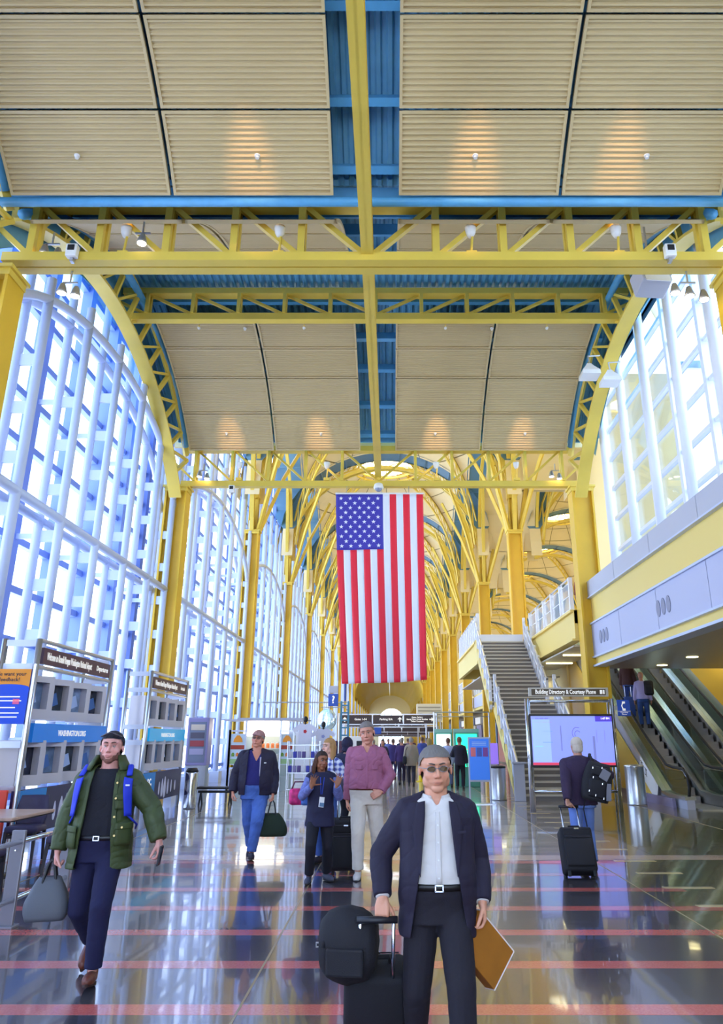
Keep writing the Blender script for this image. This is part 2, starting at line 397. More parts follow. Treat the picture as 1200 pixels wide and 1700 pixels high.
def column(x, y, label, tree=True, grp='yellow steel columns'):
    t = empty('column', (x, y, 0), label=label, cat='column', group=grp)
    inst('shaft', SH12 if tree else SH9, t); inst('capital', CAP, t, (0, 0, 12.0 if tree else 9.8))
    b = MB(); b.bx(-.45, .45, -.4, .4, 0, .05); 
    if tree:
        inst('upper_shaft', UPM, t, (0, 0, 12.0))
        for d in dirs:
            if (x < 0 and d[0] < 0): continue
            inst('branch', BRM[d], t, (0, 0, 12.0))
    return t
NB = 16
for sx_, nm in ((XL, 'left'), (XR, 'right')):
    column(sx_, -.5, f'yellow column beside the viewer on the {nm}', False)
    column(sx_, Y0, f'yellow column carrying the near truss at the {nm} edge', False)
    column(sx_, Y1, f'plain tall yellow column under the flag truss on the {nm}', False)
    for k in range(1, NB + 1):
        column(sx_, Y1 + S * k, f'{ordn[k-1]} branching yellow tree column beyond the flag truss on the {nm}')
# ================================================================ domed bays
OCR = 2.2
def clip(poly, h):
    for ax, sg in ((0, 1), (0, -1), (1, 1), (1, -1)):
        o = []
        for i in range(len(poly)):
            p, q = poly[i], poly[(i+1) % len(poly)]; dp, dq = h - sg * p[ax], h - sg * q[ax]
            if dp >= 0: o.append(p)
            if dp * dq < 0: t = dp / (dp - dq); o.append((p[0] + t*(q[0]-p[0]), p[1] + t*(q[1]-p[1])))
        poly = o
        if not poly: return []
    return poly
def lift(x, y, rr=DR):
    return (x, y, DZ + math.sqrt(max(.0, rr*rr - x*x - y*y)))
def dome_panels():
    out = []; rings = [2.3, 3.9, 5.5, 6.9, 8.1, 9.0, 9.6]; N = 16; g = .03
    for i in range(len(rings) - 1):
        for k in range(N):
            b = MB(); na, nr = 3, 3
            for a in range(na):
                for r_ in range(nr):
                    a0 = 2*math.pi*(k + a/na)/N; a1 = 2*math.pi*(k + (a+1)/na)/N
                    r0 = rings[i] + g + (rings[i+1]-rings[i]-2*g)*r_/nr; r1 = rings[i] + g + (rings[i+1]-rings[i]-2*g)*(r_+1)/nr
                    if a == 0: a0 += g / r1
                    if a == na-1: a1 -= g / r1
                    q = clip([(r0*math.cos(a0), r0*math.sin(a0)), (r1*math.cos(a0), r1*math.sin(a0)), (r1*math.cos(a1), r1*math.sin(a1)), (r0*math.cos(a1), r0*math.sin(a1))], 5.95)
                    if len(q) >= 3: b.add([lift(*p) for p in q], [tuple(range(len(q)))])
            if b.f: out.append(b)
    return out
DP = dome_panels()
back = MB()      # backing shell just outside the panels closes the joints
n_ = 14
for i in range(n_):
    for j in range(n_):
        x0, x1, y0, y1 = [-5.98 + 11.96 * q / n_ for q in (i, i+1, j, j+1)]
        if math.hypot((x0+x1)/2, (y0+y1)/2) < 2.4: continue
        back.add([lift(x0, y0, DR+.07), lift(x1, y0, DR+.07), lift(x1, y1, DR+.07), lift(x0, y1, DR+.07)], [(0, 1, 2, 3)])
backm = back.mesh('dome_shell', mat('dome_joint', '9c8a5e', .7))
DPM = [b.mesh('dome_panel', DOMEP) for b in DP]
al = MB()
for b in DP: al.add(b.v, b.f)
ALLM = al.mesh('dome_panels', DOMEP)
ring = MB()
for r_, z_ in ((OCR + .12, 9.2), (OCR + .55, 9.0)):
    ring.tube([((r_)*math.cos(2*math.pi*k/24), r_*math.sin(2*math.pi*k/24), DZ + z_) for k in range(24)], .09, 6, closed=True)
for k in range(16):
    a = 2*math.pi*k/16; ring.beam((OCR*math.cos(a), OCR*math.sin(a), DZ+9.2), ((OCR+.6)*math.cos(a), (OCR+.6)*math.sin(a), DZ+9.0), .06, .06)
ringm = ring.mesh('ring_truss', YEL)
ocl = MB(); ocl.lathe([(OCR, DZ+9.42), (OCR, DZ+9.5)], 24)
oclm = ocl.mesh('skylight', mat('lit_skylight', 'fff6c8', .4, emit=5))
ocb = MB()
for k in range(4):
    a = math.pi*k/4; ocb.beam((-OCR*math.cos(a), -OCR*math.sin(a), DZ+9.36), (OCR*math.cos(a), OCR*math.sin(a), DZ+9.36), .08, .06)
ocbm = ocb.mesh('skylight_bar', YEL)
def diag_rib():
    b = MB(); 
    P = lambda r, d: (r / math.sqrt(2), r / math.sqrt(2), DZ + math.sqrt(max(0, (DR-d)**2 - r*r)))
    rs = [9.3 - .56*k for k in range(13)]
    o = [P(min(r, 9.3), .12) for r in rs]; i_ = [P(min(r, 8.9), .75) for r in rs]
    b.tube(o, .07, 4); b.tube(i_, .09, 4)
    for k in range(0, 13): b.beam(o[k], i_[k], .05, .05)
    for k in range(0, 12): b.beam(i_[k], o[k+1], .05, .05)
    return b.mesh('rib', YEL)
DRB = diag_rib()
def edge_arch(off):       # arch along X at y=off ; used rotated for the Y direction
    b = MB(); rr = 6.85; ri = []
    for k in range(25):
        t = math.pi * k / 24; x, z = -rr * math.cos(t), DZ + rr * math.sin(t); x2, z2 = -(rr-.22)*math.cos(t), DZ + (rr-.22)*math.sin(t)
        ri.append([Vector((x, off-.1, z)), Vector((x, off+.1, z)), Vector((x2, off+.1, z2)), Vector((x2, off-.1, z2))])
    b.loft(ri); return b
b = edge_arch(0); EAM = b.mesh('arch_rib', YEL)
b = MB(); ri = []
for k in range(25):
    t = math.pi * k / 24; x, z = -7.72 * math.cos(t), DZ + 7.72 * math.sin(t); hw_ = .38 if k < 3 or k > 21 else 1.05; ri.append([Vector((x, -hw_, z)), Vector((x, hw_, z))])
b.loft(ri, caps=False, closed=False)
for k in (0, 1, 22, 23): b.mi[k] = 1
for k in range(5, 20, 2):
    t = math.pi * k / 24; x, z = -7.6 * math.cos(t), DZ + 7.6 * math.sin(t); b.beam((x, -.9, z), (x, .9, z), .06, .06)
STRIP = b.mesh('blue_strip', [mat('slate_blue_strip', '5c84a0', .45), DOMEP])
def dome_bay(xc, yc, detail):
    c = empty('ceiling', (xc, yc, 0), kind='structure')
    inst('dome_shell', backm, c)
    if detail:
        for me in DPM: inst('dome_panel', me, c)
    else: tag(inst('dome_panels', ALLM, c), kind='stuff')
    inst('ring_truss', ringm, c); inst('skylight', oclm, c); inst('skylight_bar', ocbm, c)
    for k in range(4): inst('rib', DRB, c, rot=(0, 0, k*math.pi/2))
    inst('blue_strip', STRIP, c, (0, -6.85, 0)); inst('arch_rib', EAM, c, (0, -6.67, 0)); inst('arch_rib', EAM, c, (0, 6.67, 0))
    for sx_ in (-1, 1):
        inst('arch_rib', EAM, c, (sx_*6.67, 0, 0), (0, 0, math.pi/2)); inst('blue_strip', STRIP, c, (sx_*6.85, 0, 0), (0, 0, math.pi/2))
    return c
NDM = 9
for k in range(NDM): dome_bay(XC, Y1 + 6.85 + S*k, 1 <= k < 4)
SX = 17.0
for k in range(1, 9): dome_bay(SX, Y1 + 6.85 + S*k, 2 <= k < 4)
# ribbed barrel vault put in for the further domes, to dim the far end
y0v = Y1 + S*NDM; c = empty('ceiling', (XC, y0v, 0), kind='structure'); LV = S*(NB - NDM); OCH = mat('ochre_vault', 'b9983c', .6)
b = MB(); b.loft([[Vector((-6.85*math.cos(math.pi*k/20), y, 9.6 + 5.2*math.sin(math.pi*k/20))) for k in range(21)] for y in (0, LV)], caps=False, closed=False)
b.bx(-6.95, -6.8, 0, LV, 9.0, 21.5); b.bx(6.8, 6.95, 0, LV, 9.0, 21.5); b.build('vault_shell', OCH, c)
b = MB(); b.loft([[Vector((-q*math.cos(math.pi*k/20), -.05, 9.6 + q*.76*math.sin(math.pi*k/20) if q < 8 else 9.6 + 11.5*math.sin(math.pi*k/20))) for k in range(21)] for q in (6.85, 8.5)], caps=False, closed=False); b.build('vault_gable', OCH, c)
rb = MB(); rb.loft([[Vector((-q*math.cos(math.pi*k/20), y, 9.6 + q*.76*math.sin(math.pi*k/20))) for q, y in ((6.85, 0), (6.85, .18), (6.45, .18), (6.45, 0))] for k in range(21)]); rb = rb.mesh('rib', YEL)
for k in range(int(LV/2.28)): inst('rib', rb, c, (0, 2.28*k, 0))
b = MB(); b.bx(-.12, .12, 0, LV, 14.5, 14.75); b.build('ridge_beam', YEL, c)
# link vault between the two dome rows
for k in range(0, 9):
    c = empty('ceiling', (0, Y1 + 6.85 + S*k, 0), kind='structure'); b = MB(); ri = []
    for q in range(17):
        t = R(4) + R(172) * q / 16; ri.append([Vector((6.6, -6.7*math.cos(t), DZ + 6.8*math.sin(t))), Vector((10.2, -6.7*math.cos(t), DZ + 6.8*math.sin(t)))])
    b.loft(ri, caps=False, closed=False); b.build('vault_shell', DOMEP, c)
# gable wall filling between the vaulted hall and the taller domes
b = MB()
for k in range(24):
    x0, x1 = XL - .3 + (XR - XL + .6) * k / 24, XL - .3 + (XR - XL + .6) * (k+1) / 24
    f = lambda x: min(az(min(6.84, abs(x - XC))) + .3, 21)
    b.add([(x0, Y1 + .12, 11.3), (x1, Y1 + .12, 11.3), (x1, Y1 + .12, f(x1)), (x0, Y1 + .12, f(x0)), (x0, Y1 + .02, 11.3), (x1, Y1 + .02, 11.3), (x1, Y1 + .02, f(x1)), (x0, Y1 + .02, f(x0))],
          [(0, 1, 2, 3), (4, 7, 6, 5), (0, 4, 5, 1), (2, 6, 7, 3)])
b.build('wall_gable', CREAMW, kind='structure')
# far end wall with the bright round-topped window
YE = Y1 + S * NB
b = MB(); cx, w2, zc, rr = .1, 3.9, 6.8, 3.9
b.bx(XL, cx - w2, YE, YE + .4, 0, 21.5); b.bx(cx + w2, XR, YE, YE + .4, 0, 21.5); b.bx(cx - w2, cx + w2, YE, YE + .4, zc + rr, 21.5)
for k in range(16):
    t0, t1 = math.pi*k/16, math.pi*(k+1)/16
    a0, a1 = (cx - rr*math.cos(t0), zc + rr*math.sin(t0)), (cx - rr*math.cos(t1), zc + rr*math.sin(t1))
    b.add([(a0[0], YE, a0[1]), (a1[0], YE, a1[1]), (a1[0], YE, zc+rr), (a0[0], YE, zc+rr)], [(0, 1, 2, 3)])
b.build('wall_far', CREAMW, kind='structure')
wf = MB(); wf.bx(cx - w2, cx + w2, YE + .1, YE + .14, 0, zc + rr); wf = wf.build('window_far', GLASS, kind='structure')
b = MB()
for x in (-2.1, 0, 2.1): b.bx(cx + x - .06, cx + x + .06, YE + .05, YE + .12, 0, zc + 4)
b.bx(cx - w2, cx + w2, YE + .05, YE + .12, 5.0, 5.15); b.build('mullion', WHITE, wf)
# ================================================================ left glazing, one bay at a time
GX = XL - 1.25
LI, LO = XL - .08, XL - .55          # inner and outer tube of the ladder struts
def ladder_meshes(zt):
    b = MB(); b.tube([(LI, 0, .45), (LI, 0, zt)], .085, 8); t1 = b.mesh('tube', WHITE, True)
    b = MB(); b.tube([(LO, 0, .45), (LO, 0, zt + .35)], .085, 8); t2 = b.mesh('tube', WHITE, True)
    return t1, t2
b = MB(); b.bx(LO, LI, -.03, .03, -.13, .13); RUNG = b.mesh('rung', WHITE)
b = MB(); b.bx(GX + .1, LO, -.03, .03, -.06, .06); TIE = b.mesh('tie', WHITE)
TUBES = {}
def glazing(n, y0, y1, ztop, side=-1, detail=2):
    w = empty(f'window_{n}', (0, y0, 0), kind='structure'); L = y1 - y0; nb = 6; p = L / nb; zr = 1.08
    nz = int((ztop - .5) / zr)
    pm = MB(); pm.bx(GX - .012, GX + .012, .08, p - .08, .05, zr - .05)
    pmm = TUBES.setdefault(('pane', round(p, 3)), None) or pm.mesh('pane', GLASS); TUBES[('pane', round(p, 3))] = pmm
    if detail:
        for k in range(nb):
            for j in range(nz): inst('pane', pmm, w, (0, k*p, .5 + j*zr))
    else:
        b = MB(); b.bx(GX - .012, GX + .012, 0, L, .5, ztop); b.build('pane', GLASS, w)
    if detail:
        key = ('mul', ztop)
        if key not in TUBES:
            b = MB(); b.bx(GX - .02, GX + .26, -.14, .14, .3, ztop + .1); TUBES[key] = b.mesh('mullion', MULL)
            b = MB(); b.bx(GX - .02, GX + .1, -.02, .02, .3, ztop + .1); TUBES[('sub', ztop)] = b.mesh('mullion', MULL)
        for k in range(nb + 1): inst('mullion', TUBES[key], w, (0, k*p, 0))
        key = ('tr', round(L, 3))
        if key not in TUBES: b = MB(); b.bx(GX - .02, GX + .14, 0, L, -.08, .08); TUBES[key] = b.mesh('transom', MULL)
        for j in range(nz + 1): inst('transom', TUBES[key], w, (0, 0, .5 + j*zr))
    else:
        b = MB()
        for k in range(nb + 1): b.bx(GX - .02, GX + .2, k*p - .1, k*p + .1, .3, ztop)
        for j in range(nz + 1): b.bx(GX - .02, GX + .14, 0, L, .5 + j*zr - .055, .5 + j*zr + .055)
        b.build('mullion', MULL, w)
    # ladders; their tops follow a tubular arch
    def zarch(y): 
        d = (y - L/2) / (L/2); return 8.4 + 2.9 * math.sqrt(max(0, 1 - (d*.98)**2))
    for k in range(0, nb + 1):
        y = k*p - (.25 if k == nb else 0) + (.35 if k == 0 else 0); zt = zarch(y); zt = max(zt, 9.0)
        t1, t2 = MB(), MB()
        hi = 13.4 if ztop < 14 else 15.5
        zi = zt if ztop < 14 else 12.5
        if detail:
            s_ = empty('strut', (0, y, 0), parent=w)
            t1.tube([(LI, 0, .4), (LI, 0, zi + (.5 if 0 < k < nb else 0))], .105, 8); t1.build('tube', WHITE, s_, True)
            t2.tube([(LO, 0, .4), (LO, 0, hi)], .105, 8); t2.build('tube', WHITE, s_, True)
            for j in range(1, int((zi - .4) / zr)):
                inst('rung', RUNG, s_, (0, 0, .5 + j*zr))
            if detail > 1:
                for j in range(2, int((zi - .4) / zr), 3): inst('tie', TIE, s_, (0, 0, .5 + j*zr))
        else:
            t1.tube([(LI, y, .4), (LI, y, zi)], .085, 6); t1.tube([(LO, y, .4), (LO, y, hi)], .085, 6)
            for j in range(1, 9): t1.bx(LO, LI, y-.03, y+.03, .5+j*zr-.1, .5+j*zr+.1)
            t1.build('strut', WHITE, w)
    b = MB()
    for x in (LI, LO): b.tube([(x, L * q / 24, zarch(L * q / 24)) for q in range(25)], .105, 8)
    b.build('arch_tube', WHITE, w, True)
    b = MB()
    for x in (LI, LO): b.tube([(x, 0, 6.27), (x, L, 6.27)], .105, 8)
    b.build('rail_tube', WHITE, w, True)
    b = MB(); b.bx(GX - .1, GX + .7, 0, L, 0, .3); b.build('sill', GREYW, w)
    bm_ = MB()
    for k in range(nb + 1): bm_.bx(LO - .25, LI + .22, k*p - .3, k*p + .3, 0, .42)
    bm_.build('plinth', WHITE, w)
    if ztop < 14:
        pass
    return w
glazing(1, -.5 - 12.3, -.5, 13.5, detail=0)
glazing(2, -.5, Y0, 13.6, detail=2)
glazing(3, Y0, Y1, 13.6, detail=2)
for k in range(NB):
    glazing(4 + k, Y1 + S*k, Y1 + S*(k+1), 19.9, detail=2 if k < 2 else (1 if k < 3 else 0))
# roof edge between glazing and arches on the left
b = MB(); b.bx(GX - .2, XL - .1, -13, Y1, 13.6, 13.8); b.build('trim_1', DECK, kind='structure')
# ================================================================ right side near bays: fascia + lunette window
FX = XR
def right_bay(n, y0, y1):
    w = empty(f'window_{n}', (0, y0, 0), kind='structure'); L = y1 - y0; p = L / 6; gx = FX + 1.15
    pm = MB(); pm.bx(gx - .012, gx + .012, .07, p - .07, .05, 1.0); pm = pm.mesh('pane', GLASS)
    mu = MB(); mu.bx(gx - .18, gx + .02, -.08, .08, 6.5, 14); mu = mu.mesh('mullion', WHITER)
    tr = MB(); tr.bx(gx - .12, gx + .02, 0, L, -.05, .05); tr = tr.mesh('transom', WHITER)
    for k in range(7): inst('mullion', mu, w, (0, k*p, 0))
    for j in range(8): inst('transom', tr, w, (0, 0, 6.55 + j*1.05))
    for k in range(6):
        for j in range(7): inst('pane', pm, w, (0, k*p, 6.55 + j*1.05))
    po = MB(); po.tube([(0, 0, 6.45), (0, 0, 13.2)], .12, 10); po = po.mesh('post', WHITER, True)
    for k in range(7):
        if k in (0, 6): continue
        inst('post', po, w, (FX + .33, k*p, 0))
    b = MB(); b.bx(FX - .02, gx, 0, L, 6.42, 6.5); b.build('sill', GREYW, w)
right_bay(101, -.5, Y0); right_bay(102, Y0, Y1); right_bay(103, -12.8, -.5)
b = MB(); b.bx(FX + 1.1, FX + 1.3, -13, Y1, 13.8, 14.0); b.bx(FX, FX + 1.3, -13, Y1, 13.8, 14); b.build('trim_2', DECK, kind='structure')
wr = MB(); wr.bx(FX, FX + .3, -13, Y1 + .35, 3.86, 6.0); wr = wr.build('wall_right', mat('pale_yellow_fascia', 'ecd27a', .5), kind='structure')
for y0 in [-12.8 + 3.08*k for k in range(12)]:
    y1 = min(y0 + 3.05, Y1 + .3)
    b = MB(); b.bx(FX - .08, FX + .02, y0, y1, 6.0, 6.52); b.build('parapet_panel', GREYW, wr)
    b = MB(); b.bx(FX - .05, FX + .02, y0, y1, 4.14, 5.13); b.build('lilac_panel', mat('lilac_panel', 'b9bedb', .4), wr)
b = MB(); b.bx(FX - .12, FX, -13, Y1 + .3, 5.96, 6.0); b.bx(FX - .1, FX, -13, Y1 + .3, 5.13, 5.18); b.bx(FX - .1, FX, -13, Y1 + .3, 4.09, 4.14); b.bx(FX-.1, FX+.3, -13, Y1+.3, 3.82, 3.88)
b.build('edge_strip', WHITE, wr)
for cy in (22.4, 17.2, 12.0):
    for k in range(3):
        b = MB(); ri = []
        for s_ in (0, 1): ri.append([Vector((FX - .05 - .012*s_ - .004, cy + .17*k*2 + .13*math.cos(2*math.pi*q/16), 4.63 + .2*math.sin(2*math.pi*q/16))) for q in range(16)])
        b.loft(ri); b.build('round_vent', mat('vent_grey', '8d90a8', .5), wr)
# soffit over the escalator lobby
sf = MB(); sf.bx(FX + .3, 21, -13, 25.5, 3.9, 4.3); sf.bx(FX+.3, 21, 25.3, 25.5, 4.3, 6.0); sf = sf.build('ceiling_soffit', mat('soffit_grey', 'b9b0a4', .35), kind='structure')
dlm = mat('downlight_glow', 'fff0b0', .4, emit=6)
for x in (8.6, 11.4, 14.2):
    for y in (24.3, 21.8, 18.6, 15.4, 12.2, 9):
        b = MB(); b.lathe([(.16, 3.885), (.16, 3.905)], 14, (x, y, 0)); b.build('downlight', dlm, sf)
        if y in (21.8, 15.4):
            l = bpy.data.lights.new('lamp', 'SPOT'); l.energy = 130; l.color = (1, .86, .6); l.spot_size = R(120); l.shadow_soft_size = .16
            lo = bpy.data.objects.new('downlight_light', l); link(lo, sf); lo.location = (x, y, 3.87)
b = MB(); b.bx(24.4, 24.7, 38, 148, 0, 22); b.bx(XR + .5, XR + .8, 147.6, YE, 0, 21.5); b.bx(XR, 24.7, 147.6, 148, 0, 22); b.build('wall_outer', CREAMW, kind='structure')
b = MB(); b.bx(XL-1.5, 21, -13.2, -13, 11.5, 16); b.build('wall_back', CREAMW, kind='structure')
wb = MB(); wb.bx(XL-1.2, XR, -13.12, -13.1, 0, 11.5); wb = wb.build('window_back', GLASS, kind='structure')
for k in range(7): b = MB(); b.bx(XL-1.2 + 2.4*k, XL-1.1 + 2.4*k, -13.15, -13.02, 0, 11.5); b.build('mullion', MULL, wb)
b = MB(); b.bx(FX+.3, 21, -13.2, -13, 0, 4); b.build('wall_back_lower', CREAMW, kind='structure')

b = MB(); b.bx(11.4, 24.7, 37.7, 37.95, 0, 22.6); b.build('wall_neighbour', mat('pale_lilac_exterior', 'ccd6ee', .6), kind='structure')
b = MB(); b.bx(10.3, 10.5, Y1 + .3, 37.9, 5.7, 20.5); b.build('wall_upper_side', CREAMW, kind='structure')

b = MB(); b.bx(XL, XR, 23.62, 23.7, 11.25, 12.6); b.build('trim_3', DECK, kind='structure')
# ================================================================ mezzanine on the right beyond the flag truss
FASC = mat('pale_yellow_fascia', 'ecd27a'); SOF = mat('soffit_grey', 'b9b0a4')
mz = empty('mezzanine', (0, 0, 0), label='pale yellow upper-level balcony edge beside the top of the stairs', cat='balcony')
b = MB(); b.bx(6.0, 7.1, 24.55, 33.0, 5.25, 5.68); b.bx(11.2, 24, 25.5, 33.0, 5.25, 5.68); b.bx(3.75, 24, 33.0, 42.0, 5.25, 5.68); b.bx(7.1, 24, 42.0, 147, 5.25, 5.68); b.bx(7.1, 11.2, 31.9, 33.0, 5.25, 5.68); b.build('floor_slab', CREAMW, mz)
b = MB(); b.bx(5.98, 6.12, 24.55, 32.98, 4.75, 5.62); b.bx(5.88, 6.2, 24.55, 32.98, 5.62, 5.7); b.bx(5.88, 6.2, 24.55, 32.98, 4.7, 4.76); b.build('edge_beam', FASC, mz)
b = MB(); b.bx(3.72, 3.86, 33.0, 42.0, 4.75, 5.62); b.bx(3.62, 3.9, 33.0, 42.0, 5.62, 5.7); b.bx(3.72, 7, 41.9, 42.0, 4.75, 5.7); b.build('edge_beam', FASC, mz)
b = MB(); b.bx(5.9, 7.1, 24.55, 33, 4.5, 4.55); b.bx(3.86, 24, 33.3, 41.9, 4.2, 4.25); b.bx(7.3, 24, 41.9, 147, 4.2, 4.25); b.build('soffit', SOF, mz)
b = MB()
for y in (27, 30, 35.5, 39, 43, 48):
    for x in (6.6, 9.4, 12): b.bx(x - .5, x + .5, y - .07, y + .07, 4.17 if y > 33 else 4.47, 4.24 if y > 33 else 4.52)
b.build('ceiling_light', mat('downlight_glow', 'fff0b0'), mz)
def railing(p0, p1, h, label, cat='railing', posts=1.4, grp=None):
    p0, p1 = Vector(p0), Vector(p1); t = empty('railing', p0, label=label, cat=cat, group=grp); d = p1 - p0; n = max(1, round(d.length / posts))
    for i in range(n + 1):
        q = d * i / n; b = MB(); b.box(q + Vector((0, 0, h/2)), (.13, .13, h)); b.build('post', WHITER, t)
    b = MB(); b.tube([(0, 0, h), d + Vector((0, 0, h))], .035, 8); b.build('handrail', STEEL, t)
    for z in (.12, h * .5, h - .15):
        b = MB(); b.tube([Vector((0, 0, z)), d + Vector((0, 0, z))], .018, 6); b.build('rail', WHITER, t)
    b = MB(); up = Vector((0, 0, 1)); b.add([Vector((0, 0, .12)), d + up*.12, d + up*(h-.15), up*(h-.15)], [(0, 1, 2, 3)])
    b.build('mesh_infill', MESHM, t)
    return t
def mesh_infill():
    m = bpy.data.materials.new('wire_mesh'); m.use_nodes = True; n = m.node_tree.nodes; l = m.node_tree.links; n.clear()
    o = n.new('ShaderNodeOutputMaterial'); x = n.new('ShaderNodeMixShader'); t = n.new('ShaderNodeBsdfTransparent'); d = n.new('ShaderNodeBsdfDiffuse'); d.inputs[0].default_value = srgb('c9d0dd')
    x.inputs[0].default_value = .45; l.new(t.outputs[0], x.inputs[1]); l.new(d.outputs[0], x.inputs[2]); l.new(x.outputs[0], o.inputs[0]); return m
MESHM = mesh_infill()
railing((6.05, 25.0, 5.7), (6.05, 32.6, 5.7), 1.15, 'white railing on the balcony edge beam right of the stair top')
railing((3.8, 33.0, 5.7), (3.8, 41.8, 5.7), 1.2, 'white railing on the upper level left of the stair top', posts=.9)
# facade along the hall beyond
fc = MB(); fc.bx(7.0, 7.3, 42, 147, 3.9, 5.7); fc = fc.build('wall_mezzanine', FASC, kind='structure')
for k in range(1, 9):
    y0 = Y1 + S*k + (4.5 if k == 1 else .5); y1 = Y1 + S*(k+1) - .5
    b = MB(); b.bx(6.92, 7.0, y0, y1, 4.1, 4.95); b.build('lilac_panel', mat('lilac_panel', 'b9bedb'), fc)
    b = MB()
    for q in range(7): yy = y0 + (y1 - y0) * q / 6; b.bx(6.9, 7.02, yy - .07, yy + .07, 5.1, 6.9)
    b.bx(6.93, 6.98, y0, y1, 6.8, 6.88); b.bx(6.93, 6.98, y0, y1, 6.0, 6.04); b.build('railing', WHITER, fc)
    b = MB(); b.add([(6.96, y0, 5.1), (6.96, y1, 5.1), (6.96, y1, 6.8), (6.96, y0, 6.8)], [(0, 1, 2, 3)]); b.build('mesh_infill', MESHM, fc)
sh = MB(); sh.bx(8.4, 8.6, 34, 147, 0, 4.2); sh = sh.build('wall_shops', mat('shop_wall', '8d7a5a', .5), kind='structure')
rnd = random.Random(4)
shopc = ['463a36', '6b5f7e', 'c9b58a', '3c3442', 'b5603a', '5d7896']
for k in range(22):
    y = 36 + 5*k; b = MB(); b.bx(8.2, 8.4, y + .3, y + 4.5, .1, 2.9); b.build('shopfront', mat(f'shopfront_{k%6}', shopc[k % 6], .3), sh)
    b = MB(); b.bx(8.1, 8.22, y + .3, y + 4.5, 3.0, 3.6); b.build('shop_fascia', mat(f'shop_fascia_{k%3}', ['3b2c2a', 'e8e2d4', '2c3a58'][k % 3], .4, emit=.15), sh)
b = MB(); b.bx(12.5, 12.7, 33.3, 60, 0, 5.2); b.bx(8.6, 12.7, 59.8, 60, 0, 5.2); b.build('wall_lobby', CREAMW, kind='structure')
# ---------------------------------------------------------------- main staircase
st = empty('staircase', (0, 0, 0), label='long wide grey staircase rising to the upper level behind the directory screen', cat='staircase')
TREAD = mat('stair_tread', 'c4bdb0', .35); RISER = mat('stair_riser', '77706a', .45)
n1 = 34; rise = 5.68 / n1; y = 23.3; x0, x1 = 3.75, 5.75
tm = MB(); tm.bx(x0, x1, -.03, .27, rise - .05, rise); tm = tm.mesh('tread', TREAD)
rm = MB(); rm.bx(x0, x1, 0, .03, -.02, rise - .05); rm = rm.mesh('riser', RISER)
pts = []
for i in range(n1):
    inst('tread', tm, st, (0, y, i*rise)); inst('riser', rm, st, (0, y, i*rise)); pts.append((y, i*rise))
    if i == 16:
        b = MB(); b.bx(x0, x1, y + .2, y + 1.45, (i+1)*rise - .05, (i+1)*rise); b.build('landing', TREAD, st); y += 1.2
    y += .2525
YT = y
for x, nm in ((x0 - .06, 'l'), (x1 + .06, 'r')):
    for seg in (pts[:17], pts[17:]):
        (ya, za), (yb, zb) = seg[0], seg[-1]
        b = MB(); b.beam((x, ya, za - .05), (x, yb + .25, zb + rise - .05), .1, .42, up=(0, 0, 1)); b.build('stringer', FASC if x < 4 else GREYW, st)
        b = MB(); b.tube([(x, ya - .1, za + .95), (x, yb + .25, zb + rise + .95)], .04, 8); b.build('handrail', STEEL, st)
        b = MB(); b.tube([(x, ya - .1, za + .5), (x, yb + .25, zb + rise + .5)], .025, 6); b.build('rail', WHITER, st)
        b = MB(); b.add([(x, ya, za + .2), (x, yb + .2, zb + rise + .2), (x, yb + .2, zb + rise + .85), (x, ya, za + .85)], [(0, 1, 2, 3)]); b.build('mesh_infill', MESHM, st)
        n = 6
        for q in range(n + 1):
            yy = ya + (yb + .1 - ya) * q / n; zz = za + (zb + rise - za) * q / n; b = MB(); b.box((x, yy, zz + .45), (.1, .12, 1.15)); b.build('baluster', WHITER, st)
    for yy, z0 in ((pts[0][0] - .2, 0),):
        b = MB(); b.rbox((x, yy, .5), (.32, .1, 1.0), .01); b.rbox((x, yy - .02, 1.03), (.4, .16, .05), .01); b.build('newel', GREYW, st)
    b = MB(); b.add([(x, 23.4, 0), (x, pts[-1][0] + .3, 0), (x, pts[-1][0] + .3, 5.2), (x, pts[17][0], pts[17][1] - .2), (x, pts[16][0], pts[16][1] - .2)], [(0, 1, 2, 3, 4)]) if x > 5 else None
    if x > 5: b.build('side_panel', CREAMW, st)
b = MB(); b.bx(x0, x1, YT - .05, YT + .05, 5.68, 6.0); b.build('landing_edge', WHITER, st)
